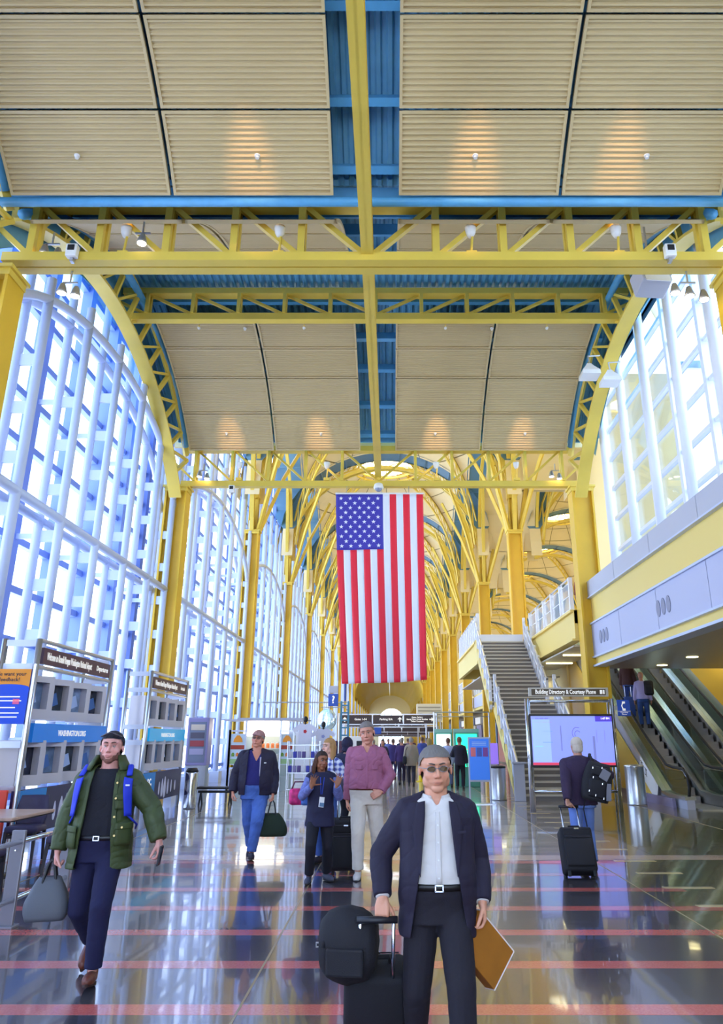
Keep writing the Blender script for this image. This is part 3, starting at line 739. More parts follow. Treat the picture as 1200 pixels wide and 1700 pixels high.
# ---------------------------------------------------------------- escalators
GL2 = glassmat('escalator_glass', 'cfe0dc', .3)
def escalator(xa, xb, label):
    t = empty('escalator', ((xa+xb)/2, 21.0, 0), label=label, cat='escalator'); w = (xb - xa) / 2
    sl = math.tan(R(30)); ys = 1.0; ye = ys + 5.7 / sl
    def prof(y, off): return off + (0 if y < ys else min(5.7, (y - ys) * sl))
    for s in (-1, 1):
        x = s * w
        path = [(-.55, .78), (-.62, .5), (-.5, .2)]
        hr = [(x, -.2, .12), (x, -.48, .22), (x, -.62, .5), (x, -.55, .8), (x, -.3, .95), (x, .4, .97), (x, .9, 1.02), (x, 1.5, .97 + (1.5-ys)*sl + .05)]
        hr += [(x, yy, .97 + (yy - ys) * sl) for yy in (2.2, 5, 8, ye)] + [(x, ye + .6, 5.7 + .97 + .1), (x, ye + 1.5, 6.75)]
        b = MB(); b.tube(hr, .04, 8); b.build('handrail', BLACKR, t, True)
        b = MB(); b.tube([(p[0], p[1] + (.03 if i < 4 else 0), p[2] - .05) for i, p in enumerate(hr)], .022, 6); b.build('handrail_guide', CHROME, t, True)
        cuts = [-.5, 1.0, 3.0, 5.0, 7.0, 9.0, ye]
        for a, c in zip(cuts[:-1], cuts[1:]):
            b = MB()
            lo0, lo1 = prof(a, .3), prof(c, .3); hi0, hi1 = prof(a, .9), prof(c, .9)
            b.add([(x - .006, a + .02, lo0), (x - .006, c - .02, lo1), (x - .006, c - .02, hi1), (x - .006, a + .02, hi0), (x + .006, a + .02, lo0), (x + .006, c - .02, lo1), (x + .006, c - .02, hi1), (x + .006, a + .02, hi0)],
                  [(0, 1, 2, 3), (7, 6, 5, 4), (0, 4, 5, 1), (1, 5, 6, 2), (2, 6, 7, 3), (3, 7, 4, 0)]); b.build('glass_panel', GL2, t)
        # outer deck and skirt
        b = MB(); rr = []
        for yy in (-.6, .5, 1.1, 3, 6, 9, ye): rr.append([Vector((x - .14, yy, prof(yy, .3))), Vector((x + .14, yy, prof(yy, .3))), Vector((x + .14, yy, prof(yy, .22))), Vector((x - .14, yy, prof(yy, .22)))])
        b.loft(rr); b.build('deck_cap', STEEL, t)
        b = MB(); rr = []
        for yy in (-.6, .5, 1.1, 3, 6, 9, ye): rr.append([Vector((x - .1, yy, prof(yy, .22))), Vector((x + .1, yy, prof(yy, .22))), Vector((x + .1, yy, max(0, prof(yy, -.45)))), Vector((x - .1, yy, max(0, prof(yy, -.45))))])
        b.loft(rr); b.build('side_cladding', GREYW if s < 0 else STEEL, t)
    sw = (2*w - .3)
    m = MB(); m.bx(-sw/2, sw/2, 0, .4, -.04, 0); m.bx(-sw/2, sw/2, 0, .03, -.21, -.04); m.mesh_ = None
    sm = m.mesh('step', mat('step_metal', '8f8882', .4, metal=.5))
    k = 0; yy = ys + .1; z = .2
    while z < 5.7:
        inst('step', sm, t, (0, yy, z)); yy += .2 / sl; z += .2
    ed = MB(); ed.bx(-sw/2, sw/2, 0, .03, .001, .008); 
    b = MB(); b.bx(-sw/2, sw/2, -.9, ys + .12, 0, .03); b.build('comb_plate', STEEL, t)
    b = MB(); rr = []
    for yy in (1.0, ye): rr.append([Vector((-w + .1, yy, prof(yy, -.25))), Vector((w - .1, yy, prof(yy, -.25))), Vector((w - .1, yy, prof(yy, -.55))), Vector((-w + .1, yy, prof(yy, -.55)))])
    b.loft(rr); b.build('underside', FASC, t)
    return t
escalator(7.55, 8.6, 'left escalator rising under the upper level with two riders on it')
escalator(9.15, 10.3, 'right escalator rising parallel to the one carrying riders, empty')
# wedge walls beside the escalators
b = MB(); sl = math.tan(R(30))
for x in (7.38,): b.add([(x, 22.3, 0), (x, 32, 0), (x, 32, 5.3), (x, 22.3, .1), (x+.04, 22.3, 0), (x+.04, 32, 0), (x+.04, 32, 5.3), (x+.04, 22.3, .1)], [(0, 1, 2, 3), (7, 6, 5, 4), (0, 4, 5, 1), (2, 6, 7, 3), (3, 7, 4, 0)])
we = b.build('wall_escalator', mat('warm_yellow_wall', 'f0cf63', .4), kind='structure')
b = MB(); b.bx(7.3, 7.38, 21.0, 32, 0, .22); b.build('baseboard', mat('lilac_base', '8f87a6', .4), we)
b = MB(); b.bx(10.75, 16, 27.5, 27.7, 0, 5.25); b.build('wall_landing', mat('warm_yellow_wall', 'f0cf63'), kind='structure')
b = MB(); b.bx(16, 16.2, -13, 27.7, 0, 3.9); b.build('wall_lobby_side', CREAMW, kind='structure')
b = MB(); b.add([(10.7, 21.5, .0), (10.7, 33, 0), (10.7, 33, 7.2), (10.7, 30, 5.5), (10.7, 21.5, .6)], [(0, 1, 2, 3, 4)]); b.build('wall_escalator_right', mat('pale_aqua_wall', 'dfe8df', .4), kind='structure')
b = MB(); b.bx(7.3, 7.4, 31.9, 41, 0, 5.3); b.build('wall_stair_core', CREAMW, kind='structure')
# instruction sign on the escalator flank
s_ = MB(); M = Matrix.Rotation(R(30), 3, 'X')
s_.box((7.36, 22.95, .62), (.012, 1.5, .5), M=M); sg = s_.build('safety_sign', WHITEP, label='white safety notice on the flank of the left escalator', cat='sign')
for k in range(2):
    b = MB()
    for q in ((0, -.09, .14, .02), (0, .09, .14, .02), (-.06, 0, .02, .16), (.06, 0, .02, .16)):
        b.box((7.35, 23.1 + k*.33 + q[0], .78 + k*.19 + q[1]), (.006, q[2], q[3]), M=M)
    b.build('pictogram', DARK, sg)
# ================================================================ flag
FR_ = mat('flag_red', 'f2203a', .6); FW_ = mat('flag_white', 'eef0fa', .6); FB_ = mat('flag_blue', '3f38ae', .6)
for m_ in (FR_, FW_, FB_):
    p = m_.node_tree.nodes['Principled BSDF']; p.inputs['Sheen Weight'].default_value = .2
def fpos(u, v, off=0):      # u 0..1 across (left to right), v 0..1 from the top down
    zt, zb = 9.5, 3.3
    xl = -1.86 + (.32) * v ** 1.3; xr = 1.08 + .03 * v
    x = xl + (xr - xl) * u; z = zt + (zb - zt) * v + .12 * (u - .4) ** 2 * v + .07 * u * v
    y = 24.0 + .10 * math.sin(u * 9 + v * 2.2) * (v ** 1.1) + .05 * math.sin(u * 21 - v * 7) * v ** 2 - .25 * v * (u - .5)
    return Vector((x, y + off, z))
def cloth(u0, u1, v0, v1, nu, nv, off=0, th=.006):
    b = MB(); A = [[fpos(u0 + (u1-u0)*i/nu, v0 + (v1-v0)*j/nv, off) for i in range(nu+1)] for j in range(nv+1)]
    V = [p for r in A for p in r]; n = len(V); V2 = [p + Vector((0, th, 0)) for p in V]; F = []; w = nu + 1
    for j in range(nv):
        for i in range(nu): a = j*w+i; F += [(a, a+w, a+w+1, a+1), (n+a, n+a+1, n+a+w+1, n+a+w)]
    for j in range(nv): a = j*w; F += [(a, n+a, n+a+w, a+w), (a+nu, a+nu+w, n+a+nu+w, n+a+nu)]
    for i in range(nu): F += [(i, i+1, n+i+1, n+i), (nv*w+i, n+nv*w+i, n+nv*w+i+1, nv*w+i+1)]
    return b.add(V + V2, F)
fg = empty('flag', (0, 0, 0), label='large red, white and blue striped flag with stars hanging vertically from the truss', cat='flag')
for i in range(13):
    v0 = 0 if i > 6 else .31
    cloth(i/13, (i+1)/13, v0, 1, 3, 44).build('stripe', FR_ if i % 2 == 0 else FW_, fg, True)
cn = cloth(0, 7/13, 0, .31, 20, 16).build('canton', FB_, fg, True)
sv = []
for j in range(11):
    for i in range(5 if j % 2 == 0 else 4):
        u = (7/13) * ((i + .55 + (0 if j % 2 == 0 else .5)) / 5.1); v = .31 * (j + .9) / 11.7
        b = MB(); P = [];
        for q in range(10):
            r = .075 if q % 2 == 0 else .03; a = math.pi/2 + q*math.pi/5; P.append(fpos(u, v, -.012) + Vector((r*math.cos(a), 0, r*math.sin(a))))
        b.add(P + [p + Vector((0, .008, 0)) for p in P], [tuple(range(10)), tuple(range(19, 9, -1))] + [(q, 10+q, 10+(q+1) % 10, (q+1) % 10) for q in range(10)])
        b.build('star', FW_, cn)
b = MB(); b.tube([(-1.88, 24, 9.53), (1.1, 24, 9.53)], .03, 8); b.build('header_rod', WHITEP, fg)
b = MB(); b.tube([(-.3, 24, 9.53), (-.42, 24.1, 9.8)], .015, 6); b.tube([(.6, 24, 9.53), (.6, 24.1, 9.85)], .01, 6); b.tube([(-1.5, 24, 9.53), (-1.5, 24.1, 9.85)], .01, 6); b.build('hanger', STEEL, fg)
t = empty('dome_camera', (-.42, 23.88, 9.56), label='white dome camera just above the top of the flag', cat='camera')
b = MB(); b.lathe([(.06, .3), (.14, .26), (.17, .14), (.16, .1)], 14); b.build('housing', WHITEP, t, True); b = MB(); b.ell((0, 0, .09), (.12, .12, .1), 12); b.build('dome', mat('smoke_dome', '8b93a8', .1), t, True)
# ================================================================ fixtures on the near truss
def box_cam(x, y, z, label):
    t = empty('security_camera', (x, y, z), label=label, cat='camera'); b = MB(); b.rbox((0, 0, 0), (.2, .14, .26), .02); b.build('housing', WHITEP, t)
    b = MB(); b.bx(-.06, .06, -.085, -.068, -.02, .09); b.build('lens', DARK, t); b = MB(); b.bx(-.03, .03, 0, .1, -.2, -.1); b.build('bracket', STEEL, t)
box_cam(-5.83, 11.55, 10.12, 'small white box sensor on the left end of the near truss'); box_cam(5.1, 11.55, 10.12, 'small white box sensor on the right end of the near truss')
box_cam(-5.4, 24.02, 9.69, 'tiny white camera at the left end of the flag truss')
BULB = mat('warm_bulb', 'ffe9c8', .3, emit=9)
def spots(x, y, z, label, n=2, s=1.0):
    t = empty('spotlight', (x, y, z), label=label, cat='lamp'); b = MB(); b.tube([(0, 0, .25), (0, 0, 0)], .02, 6); b.beam((-.14, 0, 0), (.14, 0, 0), .03, .03); b.build('bracket', STEEL, t)
    for i in range(n):
        dx = (i - (n-1)/2) * .26; b = MB(); b.lathe([(.04, 0), (.06, -.05), (.09*s, -.16), (.1*s, -.2)], 14, (dx, 0, -.02 - .07*i)); b.build('lamp_head', mat('lamp_grey', 'a8a39a', .35, metal=.6), t, True)
        b = MB(); b.lathe([(.085*s, -.195), (.08*s, -.21)], 14, (dx, 0, -.02 - .07*i)); b.build('bulb', BULB, t)
spots(-6.0, 12.0, 9.75, 'pair of small warm spotlights hanging below the near truss at left'); spots(-6.35, 11.8, 10.46, 'small bright spotlights above the left end of the near truss')
spots(5.55, 12.0, 9.75, 'cluster of small spotlights hanging below the near truss at right', 3); spots(-4.6, 11.6, 10.55, 'single bright spotlight on the near truss beside the uplight', 1)
spots(-6.4, 24.0, 10.35, 'small spotlights at the left end of the flag truss'); spots(5.6, 24.0, 10.35, 'small spotlights at the right end of the flag truss')
for i, (x, y, z, l) in enumerate(((5.5, 18.6, 11.35, 'left white square floodlight hung beside the right arch'), (6.05, 18.6, 11.15, 'right white square floodlight hung beside the right arch'))):
    t = empty('floodlight', (x, y, z), label=l, cat='lamp', group='white floodlights on the right arch'); b = MB(); b.tube([(0, 0, .45), (.03, 0, .2)], .02, 6); b.tube([(0, 0, .45), (.35, .05, .5)], .02, 6); b.build('arm', STEEL, t)
    b = MB(); q = [[Vector((sx*r, sy*r, zz)) for sx, sy in ((-1, -1), (1, -1), (1, 1), (-1, 1))] for r, zz in ((.06, .2), (.1, .12), (.24, -.08), (.25, -.2))]; b.loft(q); b.build('lamp_shade', WHITEP, t)
t = empty('speaker_box', (5.35, 13.2, 10.62), .1, label='grey white loudspeaker box under the near truss at right', cat='speaker'); b = MB(); b.rbox((0, 0, 0), (.62, .5, .55), .03, M=Matrix.Rotation(R(-18), 3, 'X')); b.build('cabinet', GREYW, t); b = MB(); b.box((0, -.27, -.02), (.52, .02, .45), M=Matrix.Rotation(R(-18), 3, 'X')); b.build('grille', WHITEP, t); b = MB(); b.tube([(0, 0, .2), (0, 0, 1.34)], .025, 6); b.build('hanger', STEEL, t)
# ================================================================ display kiosks on the left
BOXM = mat('silver_display', 'cfc8cc', .4, metal=.1); MAROON = mat('maroon_sign', '4d2b3c', .4); LETW = mat('white_lettering', 'fbf7ee', .5, emit=.25)
ADB = mat('azure_band', '0f7fe0', .35, emit=.1); NAVY = mat('navy_print', '2b2550', .4); SKYB = mat('poster_blue', '1388d6', .4); PALE = mat('pale_print', 'dcdcf2', .5)
def facing(p, rz=90): return (R(90), 0, R(rz))
def kiosk(y0, label, title, tail, cyan=False):
    X = -5.7; L = 3.3; t = empty('display_kiosk', (X, y0, 0), label=label, cat='kiosk')
    for (x, y) in ((0, 0), (0, L), (-.55, 0), (-.55, L)):
        b = MB(); b.tube([(x, y, 0), (x, y, 3.22)], .05, 10); b.build('post', STEEL, t, True)
    b = MB()
    for z in (3.2, 2.78): b.tube([(0, 0, z), (0, L, z)], .035, 8)
    for y in (0, L):
        for z in (3.15, 2.78, 1.95, 1.6, .95): b.bx(-.55, 0, y-.03, y+.03, z-.05, z+.05)
    b.build('crossbar', STEEL, t)
    b = MB(); b.bx(-.04, .02, .18, L-.08, 2.84, 3.1); sg = b.build('sign_board', MAROON, t)
    text('lettering', title, .17, LETW, sg, (.024, 1.28, 2.97), (R(90), 0, R(90)), width=1.95, bold=.003); text('lettering', tail, .13, LETW, sg, (.024, L - .5, 2.97), (R(90), 0, R(90)), bold=.003)
    for row, z0 in enumerate((1.98, .98)):
        for k in range(4):
            b = MB(); M = Matrix.Rotation(R(-24), 3, 'Z'); yc = .44 + .8*k; c = Vector((-.22, yc, z0 + .34))
            fx = .22      # front face at local +x
            for d0, s_ in (((0, 0, .29), (.44, .52, .1)), ((0, 0, -.26), (.44, .52, .16)), ((0, -.21, .03), (.44, .10, .42)), ((0, .21, .03), (.44, .10, .42)), ((-.16, 0, .03), (.1, .34, .42))):
                b.box(c + M @ Vector(d0), s_, M=M)
            bo = b.build('display_box', BOXM, t)
            b = MB(); b.box(c + M @ Vector((.06, 0, .03)), (.02, .32, .41), M=M); b.build('screen', mat(f'kiosk_screen_{(k+row*3) % 4}', ['6f87a8', '39424f', '8da2c4', '2c2f42'][(k+row*3) % 4], .12, var=.5, vscale=4), bo)
            b = MB(); b.box(c + M @ Vector((.075, -.05 + .03*k, .0)), (.008, .16, .2), M=M @ Matrix.Rotation(R(20), 3, 'X')); b.build('picture', mat(f'kiosk_pic_{k % 2}', ['b9cdf0', '4f77b5'][k % 2], .3), bo)
    b = MB(); b.bx(-.02, .06, .12, L-.02, 1.63, 1.92); bd = b.build('band', mat('cyan_band', '16b4ee', .35, emit=.1) if cyan else ADB, t)
    text('lettering', 'WASHINGTON.ORG', .13, LETW, bd, (.064, 1.65, 1.77), (R(90), 0, R(90)), bold=.003)
    b = MB(); b.bx(-.06, .04, -.05, L+.02, .28, .93); ad = b.build('lower_poster', NAVY, t)
    b = MB(); b.bx(.04, .047, -.05, .95, .28, .93); b.build('poster_field', SKYB, ad)
    text('lettering', 'DC,\ncool', .2, LETW, ad, (.052, .5, .62), (R(90), 0, R(90)), bold=.006)
    for q, (yy, w_, h_) in enumerate(((1.35, .1, .3), (1.6, .16, .42), (1.82, .2, .5), (2.1, .13, .36), (2.4, .1, .3), (2.75, .12, .25))):
        b = MB(); M = Matrix.Rotation(R(-10 + 5*q), 3, 'X'); b.loft([[Vector((x_, yy + w_*.5*math.cos(a)*(1 - .4*math.sin(a)), .55 + h_*.5*math.sin(a))) for a in [2*math.pi*i/14 for i in range(14)]] for x_ in (.04, .046)]); b.build('figure_print', PALE, ad)
    return t
kiosk(12.3, 'near silver display kiosk with a maroon welcome sign and blue band', 'Welcome to Ronald Reagan Washington National Airport', 'Departures')
kiosk(18.3, 'farther silver display kiosk with a maroon sign and cyan band', 'Welcome to Ronald Reagan Washington National Airport', 'Arrivals', True)
t = empty('poster_stand', (-5.95, 12.05, 0), label='orange and blue upright poster at the left end of the near kiosk', cat='poster')
b = MB(); b.bx(-.32, .32, -.02, .02, 1.9, 2.72); b.build('panel', mat('royal_blue_print', '1450d8', .4), t)
b = MB(); b.add([(.32*math.cos(a)*1.0, -.024, 2.44 + .05*math.sin(a)) for a in [math.pi*i/10 for i in range(11)]] + [(-.32, -.024, 2.72), (.32, -.024, 2.72)], [tuple(range(13))]); b.build('header_print', mat('orange_print', 'f59a1c', .4), t)
text('lettering', 'We want your\nfeedback!', .085, mat('navy_text', '23233f', .5), t, (0, -.028, 2.6), (R(90), 0, 0))
for z, w_ in ((2.3, .4), (2.24, .46), (2.14, .3), (2.06, .44), (2.0, .4)): 
    b = MB(); b.bx(-w_/2, w_/2, -.027, -.021, z - .008, z + .008); b.build('text_line', LETW, t)
b = MB(); b.bx(.1, .2, -.027, -.021, 2.19, 2.27); b.build('badge', mat('pink_badge', 'f06a9a', .4), t)
b = MB(); b.tube([(-.36, 0, 0), (-.36, 0, 2.8)], .03, 8); b.tube([(.36, 0, 0), (.36, 0, 2.8)], .03, 8); b.build('post', STEEL, t)
t = empty('red_panel', (-6.05, 11.75, 0), label='plain red panel standing low at the left edge beside the blue poster', cat='panel'); b = MB(); b.rbox((0, 0, .55), (.95, .06, .85), .01); b.build('panel', mat('red_print', 'd8402c', .4), t)
b = MB(); b.bx(-.4, -.34, -.1, .1, 0, .15); b.bx(.34, .4, -.1, .1, 0, .15); b.build('foot', STEEL, t)
# ================================================================ seating and rail at lower left
CH = mat('dark_upholstery', '3d3653', .6, bump=.1, bscale=60); CHL = mat('dark_wood_leg', '221a24', .5)
def chair(x, y, rz, label):
    t = empty('cafe_chair', (x, y, 0), R(rz), label=label, cat='chair', group='dark cafe chairs by the rail')
    b = MB(); b.rbox((0, 0, .44), (.46, .46, .1), .035); b.build('seat', CH, t, True)
    b = MB(); ri = []
    for k in range(9):
        z = .46 + .42*k/8; yy = .21 + .07*(k/8)**1.5; w = .235 - .01*abs(k-4)
        ri.append([Vector((w*math.sin(a)*1.0, yy + .05*(abs(math.sin(a)))*-1 + (.03 if math.cos(a) > 0 else -.02)*1, z)) for a in [2*math.pi*q/16 for q in range(16)]])
    b.loft(ri); b.build('backrest', CH, t, True)
    for sx in (-1, 1):
        for sy in (-1, 1):
            b = MB(); b.beam((sx*.2, sy*.2, .42), (sx*.215, sy*.23, 0), .045, .045, w1=.03, h1=.03); b.build('leg', CHL, t)
    b = MB(); b.bx(-.2, .2, -.21, -.19, .33, .37); b.bx(-.2, .2, .19, .21, .33, .37); b.bx(-.21, -.19, -.2, .2, .33, .37); b.bx(.19, .21, -.2, .2, .33, .37); b.build('seat_frame', CHL, t)
chair(-4.72, 9.45, 180, 'dark cafe chair turned away, nearest the camera inside the rail')
chair(-4.28, 10.9, -80, 'dark cafe chair behind the second rail post with its seat showing')
chair(-5.35, 12.0, 5, 'dark cafe chair on the far side of the table, by the blue poster')
chair(-4.45, 12.05, -15, 'dark cafe chair beyond the table, in front of the figure poster')
WOOD = mat('pale_wood_top', 'c9a58c', .3, bump=.03, var=.12, vscale=10, stretch=(1, 8, 1))
t = empty('cafe_table', (-5.55, 10.75, 0), label='pale wooden cafe table at the left edge behind the rail', cat='table')
b = MB(); b.rbox((0, 0, .735), (1.7, 1.25, .04), .01); b.build('table_top', WOOD, t)
b = MB(); b.bx(-.84, .84, -.61, .61, .70, .714); b.build('edge_band', CHL, t)
b = MB(); b.lathe([(.3, 0), (.3, .02), (.05, .05), (.045, .68), (.15, .7)], 16, (.3, 0, 0)); b.build('pedestal', DARK, t, True)
t = empty('barrier_rail', (-3.62, 8, 0), label='grey metal barrier rail with two long tubes in the lower left corner', cat='railing')
PG = mat('grey_post_metal', '8d8a90', .35, metal=.5)
for yy in (-1.25, 0, 1.22):
    b = MB(); b.rbox((0, yy, .42), (.13, .045, .84), .008); p_ = b.build('post', PG, t)
    b = MB(); b.rbox((0, yy, .012), (.18, .16, .024), .005); b.build('foot_plate', PG, p_)
    b = MB()
    for z in (.66, .72): b.lathe([(.012, 0), (.012, .012)], 8, (.0, yy - .035, z))
    b.build('bolt', CHROME, p_)
for z in (.74, .24):
    for a, c in ((-2.2, -.02), (.02, 1.2)):
        b = MB(); b.tube([(.03, a, z), (.03, c, z)], .024, 10); b.build('tube', CHROME, t, True)
# ================================================================ stalls in the middle distance (left)
t = empty('snack_stall', (-4.4, 27.6, 0), label='brightly lit snack stall with poster panels behind the man in blue jeans', cat='stall')
LIT = mat('stall_light', 'fff3dc', .4, emit=1.7)
b = MB(); b.bx(-1.35, 1.5, -.5, .9, 2.28, 2.33); b.bx(-.95, 1.3, -.3, .8, 2.33, 2.38); b.build('canopy', GREYW, t)
b = MB(); b.bx(-.75, .75, -.1, .6, 1.78, 2.26); b.build('light_box', LIT, t)
for x in (-1.15, 1.05, -1.15+.0, .6, -.6):
    b = MB(); b.bx(x-.03, x+.03, -.43, -.37, 0, 2.28 if abs(x) < 1 else 1.98); b.build('post', STEEL, t)
b = MB(); b.bx(-1.18, -.55, -.42, -.38, 1.92, 1.97); b.bx(.55, 1.08, -.42, -.38, 1.92, 1.97); b.build('crossbar', STEEL, t)
for x in (-.86, .83):
    b = MB(); b.bx(x-.25, x+.25, -.4, -.36, .85, 1.85); pn = b.build('poster', mat('pale_sky_print', 'cfe2f2', .5), t)
    b = MB(); b.lathe([(.16, 0), (.14, .1), (.05, .22)], 10, (x, -.41, 1.58), sy=.1); b.build('food_print', mat('orange_print', 'f59a1c'), pn)
    b = MB(); b.bx(x-.24, x+.24, -.41, -.4, 1.35, 1.48); b.build('banner', mat('brick_print', 'b0402a', .5), pn)
    for q in range(3): b = MB(); b.lathe([(.05, 0), (.05, .08), (.02, .12)], 8, (x-.15+.15*q, -.41, 1.12), sy=.2); b.build('food_print', mat(f'food_{q}', ['6f9c3a', 'e07a2a', 'c93a2a'][q], .5), pn)
    b = MB(); b.bx(x-.24, x+.24, -.41, -.4, .88, 1.04); b.build('banner', mat('green_print', '9cc48a', .5), pn)
for z in (.5, 1.0, 1.38):
    b = MB(); b.bx(-.5, .5, 0, .5, z-.02, z); b.build('shelf', WHITEP, t)
b = MB(); b.bx(-1.1, 1.0, .1, .6, 0, .45); b.bx(-1.1, 1.0, .55, .6, .45, 1.8); b.build('counter', mat('aqua_counter', 'aab9ba', .4), t)
rnd = random.Random(3)
for z, nn in ((1.0, 5), (1.38, 6)):
    for q in range(nn):
        jar = empty('snack_jar', (-4.4 - .42 + .84*q/(nn-1), 27.75, z), label=f'{ordn[q]} orange snack jar from the left on the top shelf of the lit stall' if z > 1.2 else f'{ordn[q]} small pale jar from the left on the lower shelf of the lit stall', cat='jar', group='orange jars on the top stall shelf' if z > 1.2 else 'pale jars on the lower stall shelf')
        b = MB(); b.lathe([(.055, 0), (.06, .12), (.04, .16)], 10); b.build('body', mat('orange_jar', 'ee8748', .4) if z > 1.2 else mat('pale_jar', 'd8d2cc', .4), jar, True)
        b = MB(); b.lathe([(.045, .16), (.045, .19)], 10); b.build('lid', WHITEP, jar)
# merchandise stand
t = empty('merchandise_rack', (-2.75, 25.2, 0), label='tall metal rack of souvenirs left of the blonde woman', cat='rack')
for x in (-.5, .5):
    for y in (-.2, .2): b = MB(); b.tube([(x, y, 0), (x, y, 1.62)], .02, 6); b.build('post', STEEL, t)
for z in (.2, .68, 1.1, 1.5): b = MB(); b.bx(-.52, .52, -.22, .22, z-.015, z+.015); b.build('shelf', STEEL, t)
for q in range(14):
    sx_ = -.42 + .14*(q % 7); zz = .695 if q < 7 else 1.115
    m_ = tag(MB().rbox((-2.75 + sx_, 25.1, zz + .1), (.11, .12, .19), .01).build('souvenir_box', mat(f'souvenir_{q%4}', ['3a3fb0', '8f86b8', '5a4a8a', 'e8e6f2'][q % 4], .5)), f'{ordn[q % 7]} boxed souvenir from the left on the ' + ('middle' if q < 7 else 'upper') + ' shelf of the rack', 'box', 'souvenirs on the ' + ('middle' if q < 7 else 'upper') + ' rack shelf')
def tshirt(x, y, z, label, col, mark):
    t = empty('tshirt', (x, y, z), label=label, cat='shirt'); P = [(-.2, 0), (.2, 0), (.21, .42), (.36, .36), (.4, .46), (.2, .6), (.08, .63), (0, .59), (-.08, .63), (-.2, .6), (-.4, .46), (-.36, .36), (-.21, .42)]
    b = MB(); n = len(P); b.add([(p[0], -.04, p[1]) for p in P] + [(p[0], .04, p[1]) for p in P], [tuple(range(n)), tuple(range(2*n-1, n-1, -1))] + [(i, n+i, n+(i+1) % n, (i+1) % n) for i in range(n)]); b.build('body', mat('tee_'+col, col, .7), t)
    b = MB(); b.lathe([(.06, 0), (.06, .01)], 5, (0, 0, 0)); me = b.build('print', mat('tee_mark_'+mark, mark, .6), t, loc=(0, -.042, .38), rot=(R(90), 0, 0))
    b = MB(); b.tube([(0, .06, -z), (0, .06, .4)], .012, 6); b.build('stand', STEEL, t)
    b = MB(); b.tube([(0, 0, .58), (0, 0, .7)], .03, 8); b.ell((0, 0, .75), (.08, .09, .1), 10); b.build('neck_form', DARK, t)
tshirt(-2.75, 25.25, 1.53, 'pale hanging shirt with a red mark on top of the souvenir rack', 'e9e8f6', 'd02a3a'); tshirt(-2.2, 25.6, 1.38, 'smaller pale shirt displayed right of the red-marked one', 'dfe2f4', '9aa2d8')
t = empty('garment_rack', (-1.9, 26.2, 0), label='rack of dark purple garments beside the pale shirts', cat='rack')
b = MB(); b.tube([(-.5, 0, 0), (-.5, 0, 1.65), (.5, 0, 1.65), (.5, 0, 0)], .02, 6); b.build('frame', STEEL, t)
for q in range(6): b = MB(); b.rbox((-.4 + .16*q, 0, 1.25), (.11, .36, .75), .03); b.build('garment', mat(f'garment_{q%3}', ['3a2f5a', '6a4a5f', '2c2a44'][q % 3], .8), t)
t = empty('help_pylon', (-1.95, 33.0, 0), label='tall blue lattice pylon carrying a help sign and a round mirror', cat='pylon')
PB = mat('pylon_blue', '3f7f9f', .4); b = MB()
for x in (-.15, .15):
    b.bx(x-.04, x+.04, -.04, .04, 0, 3.2)
b.build('post', PB, t)
for q in range(10): b = MB(); b.bx(-.12, .12, -.03, .03, .3 + .3*q, .36 + .3*q); b.build('rung', PB, t)
b = MB(); b.tube([(0, 0, 3.2), (0, 0, 5.1)], .05, 8); b.build('mast', mat('pylon_blue_dark', '2a4f9c', .4), t)
b = MB(); b.rbox((-.5, 0, 3.25), (.42, .08, .5), .02); hs = b.build('help_sign', mat('sign_blue', '2a55b8', .4), t); text('lettering', '?', .42, LETW, hs, (-.5, -.045, 3.25), bold=.01)
b = MB(); b.rbox((-.5, 0, 3.68), (.4, .08, .3), .02); b.build('sign_cap', GREYW, t)
b = MB(); b.lathe([(.02, .03), (.28, .05), (.42, 0), (.44, -.04), (.42, -.08)], 24); b.build('round_mirror', mat('mirror_face', 'cfe3e6', .08, metal=.7), t, True, loc=(-.75, -.1, 2.45), rot=(R(90), 0, R(-20)))
b = MB(); b.tube([(-3.5, 0, 3.15), (.1, 0, 3.15)], .03, 6); b.tube([(-1, 0, 2.95), (.1, 0, 2.95)], .025, 6); b.build('crossbar', STEEL, t)
# poster totem, cup-shaped bin and bench on the left
t = empty('vending_totem', (-5.55, 22.9, 0), label='glass display totem of goods just right of the farther kiosk', cat='totem')
b = MB(); b.rbox((0, 0, 1.62), (.62, .5, 1.3), .03); b.build('cabinet', mat('lilac_cabinet', '9a93c4', .3), t); b = MB(); b.bx(-.24, .24, -.262, -.25, 1.05, 2.15); b.build('window', mat('dim_glass', '8088a0', .1), t)
for q, c_ in enumerate(('d8c8b8', '5a5566', 'a8444a', 'b0a8c8')): b = MB(); b.bx(-.2, .2, -.275, -.262, 1.92 - .22*q, 2.08 - .22*q); b.build('goods_print', mat(f'goods_{q}', c_, .5), t)
b = MB(); b.bx(-.28, .28, -.2, .2, 0, .97); b.build('base', STEEL, t)
t = empty('litter_bin', (-5.15, 20.75, 0), label='slim shiny steel bin between the kiosk and the black bench', cat='bin')
b = MB(); b.lathe([(.15, 0), (.16, .03), (.16, .85), (.15, .88)], 18); b.build('body', CHROME, t, True); b = MB(); b.lathe([(.17, .88), (.12, .97), (.1, .97)], 18); b.build('lid', DARK, t, True)
t = empty('bench', (-4.75, 21.9, 0), label='low black bench beside the slim steel bin', cat='bench')
b = MB(); b.rbox((0, 0, .43), (1.0, .42, .06), .02); b.build('seat', DARK, t); b = MB(); b.bx(-.48, .48, -.03, .03, .3, .36); b.build('frame', DARK, t)
for x in (-.4, .4): b = MB(); b.beam((x, -.18, 0), (x, 0, .33), .04, .04); b.beam((x, .18, 0), (x, 0, .33), .04, .04); b.build('leg', DARK, t)
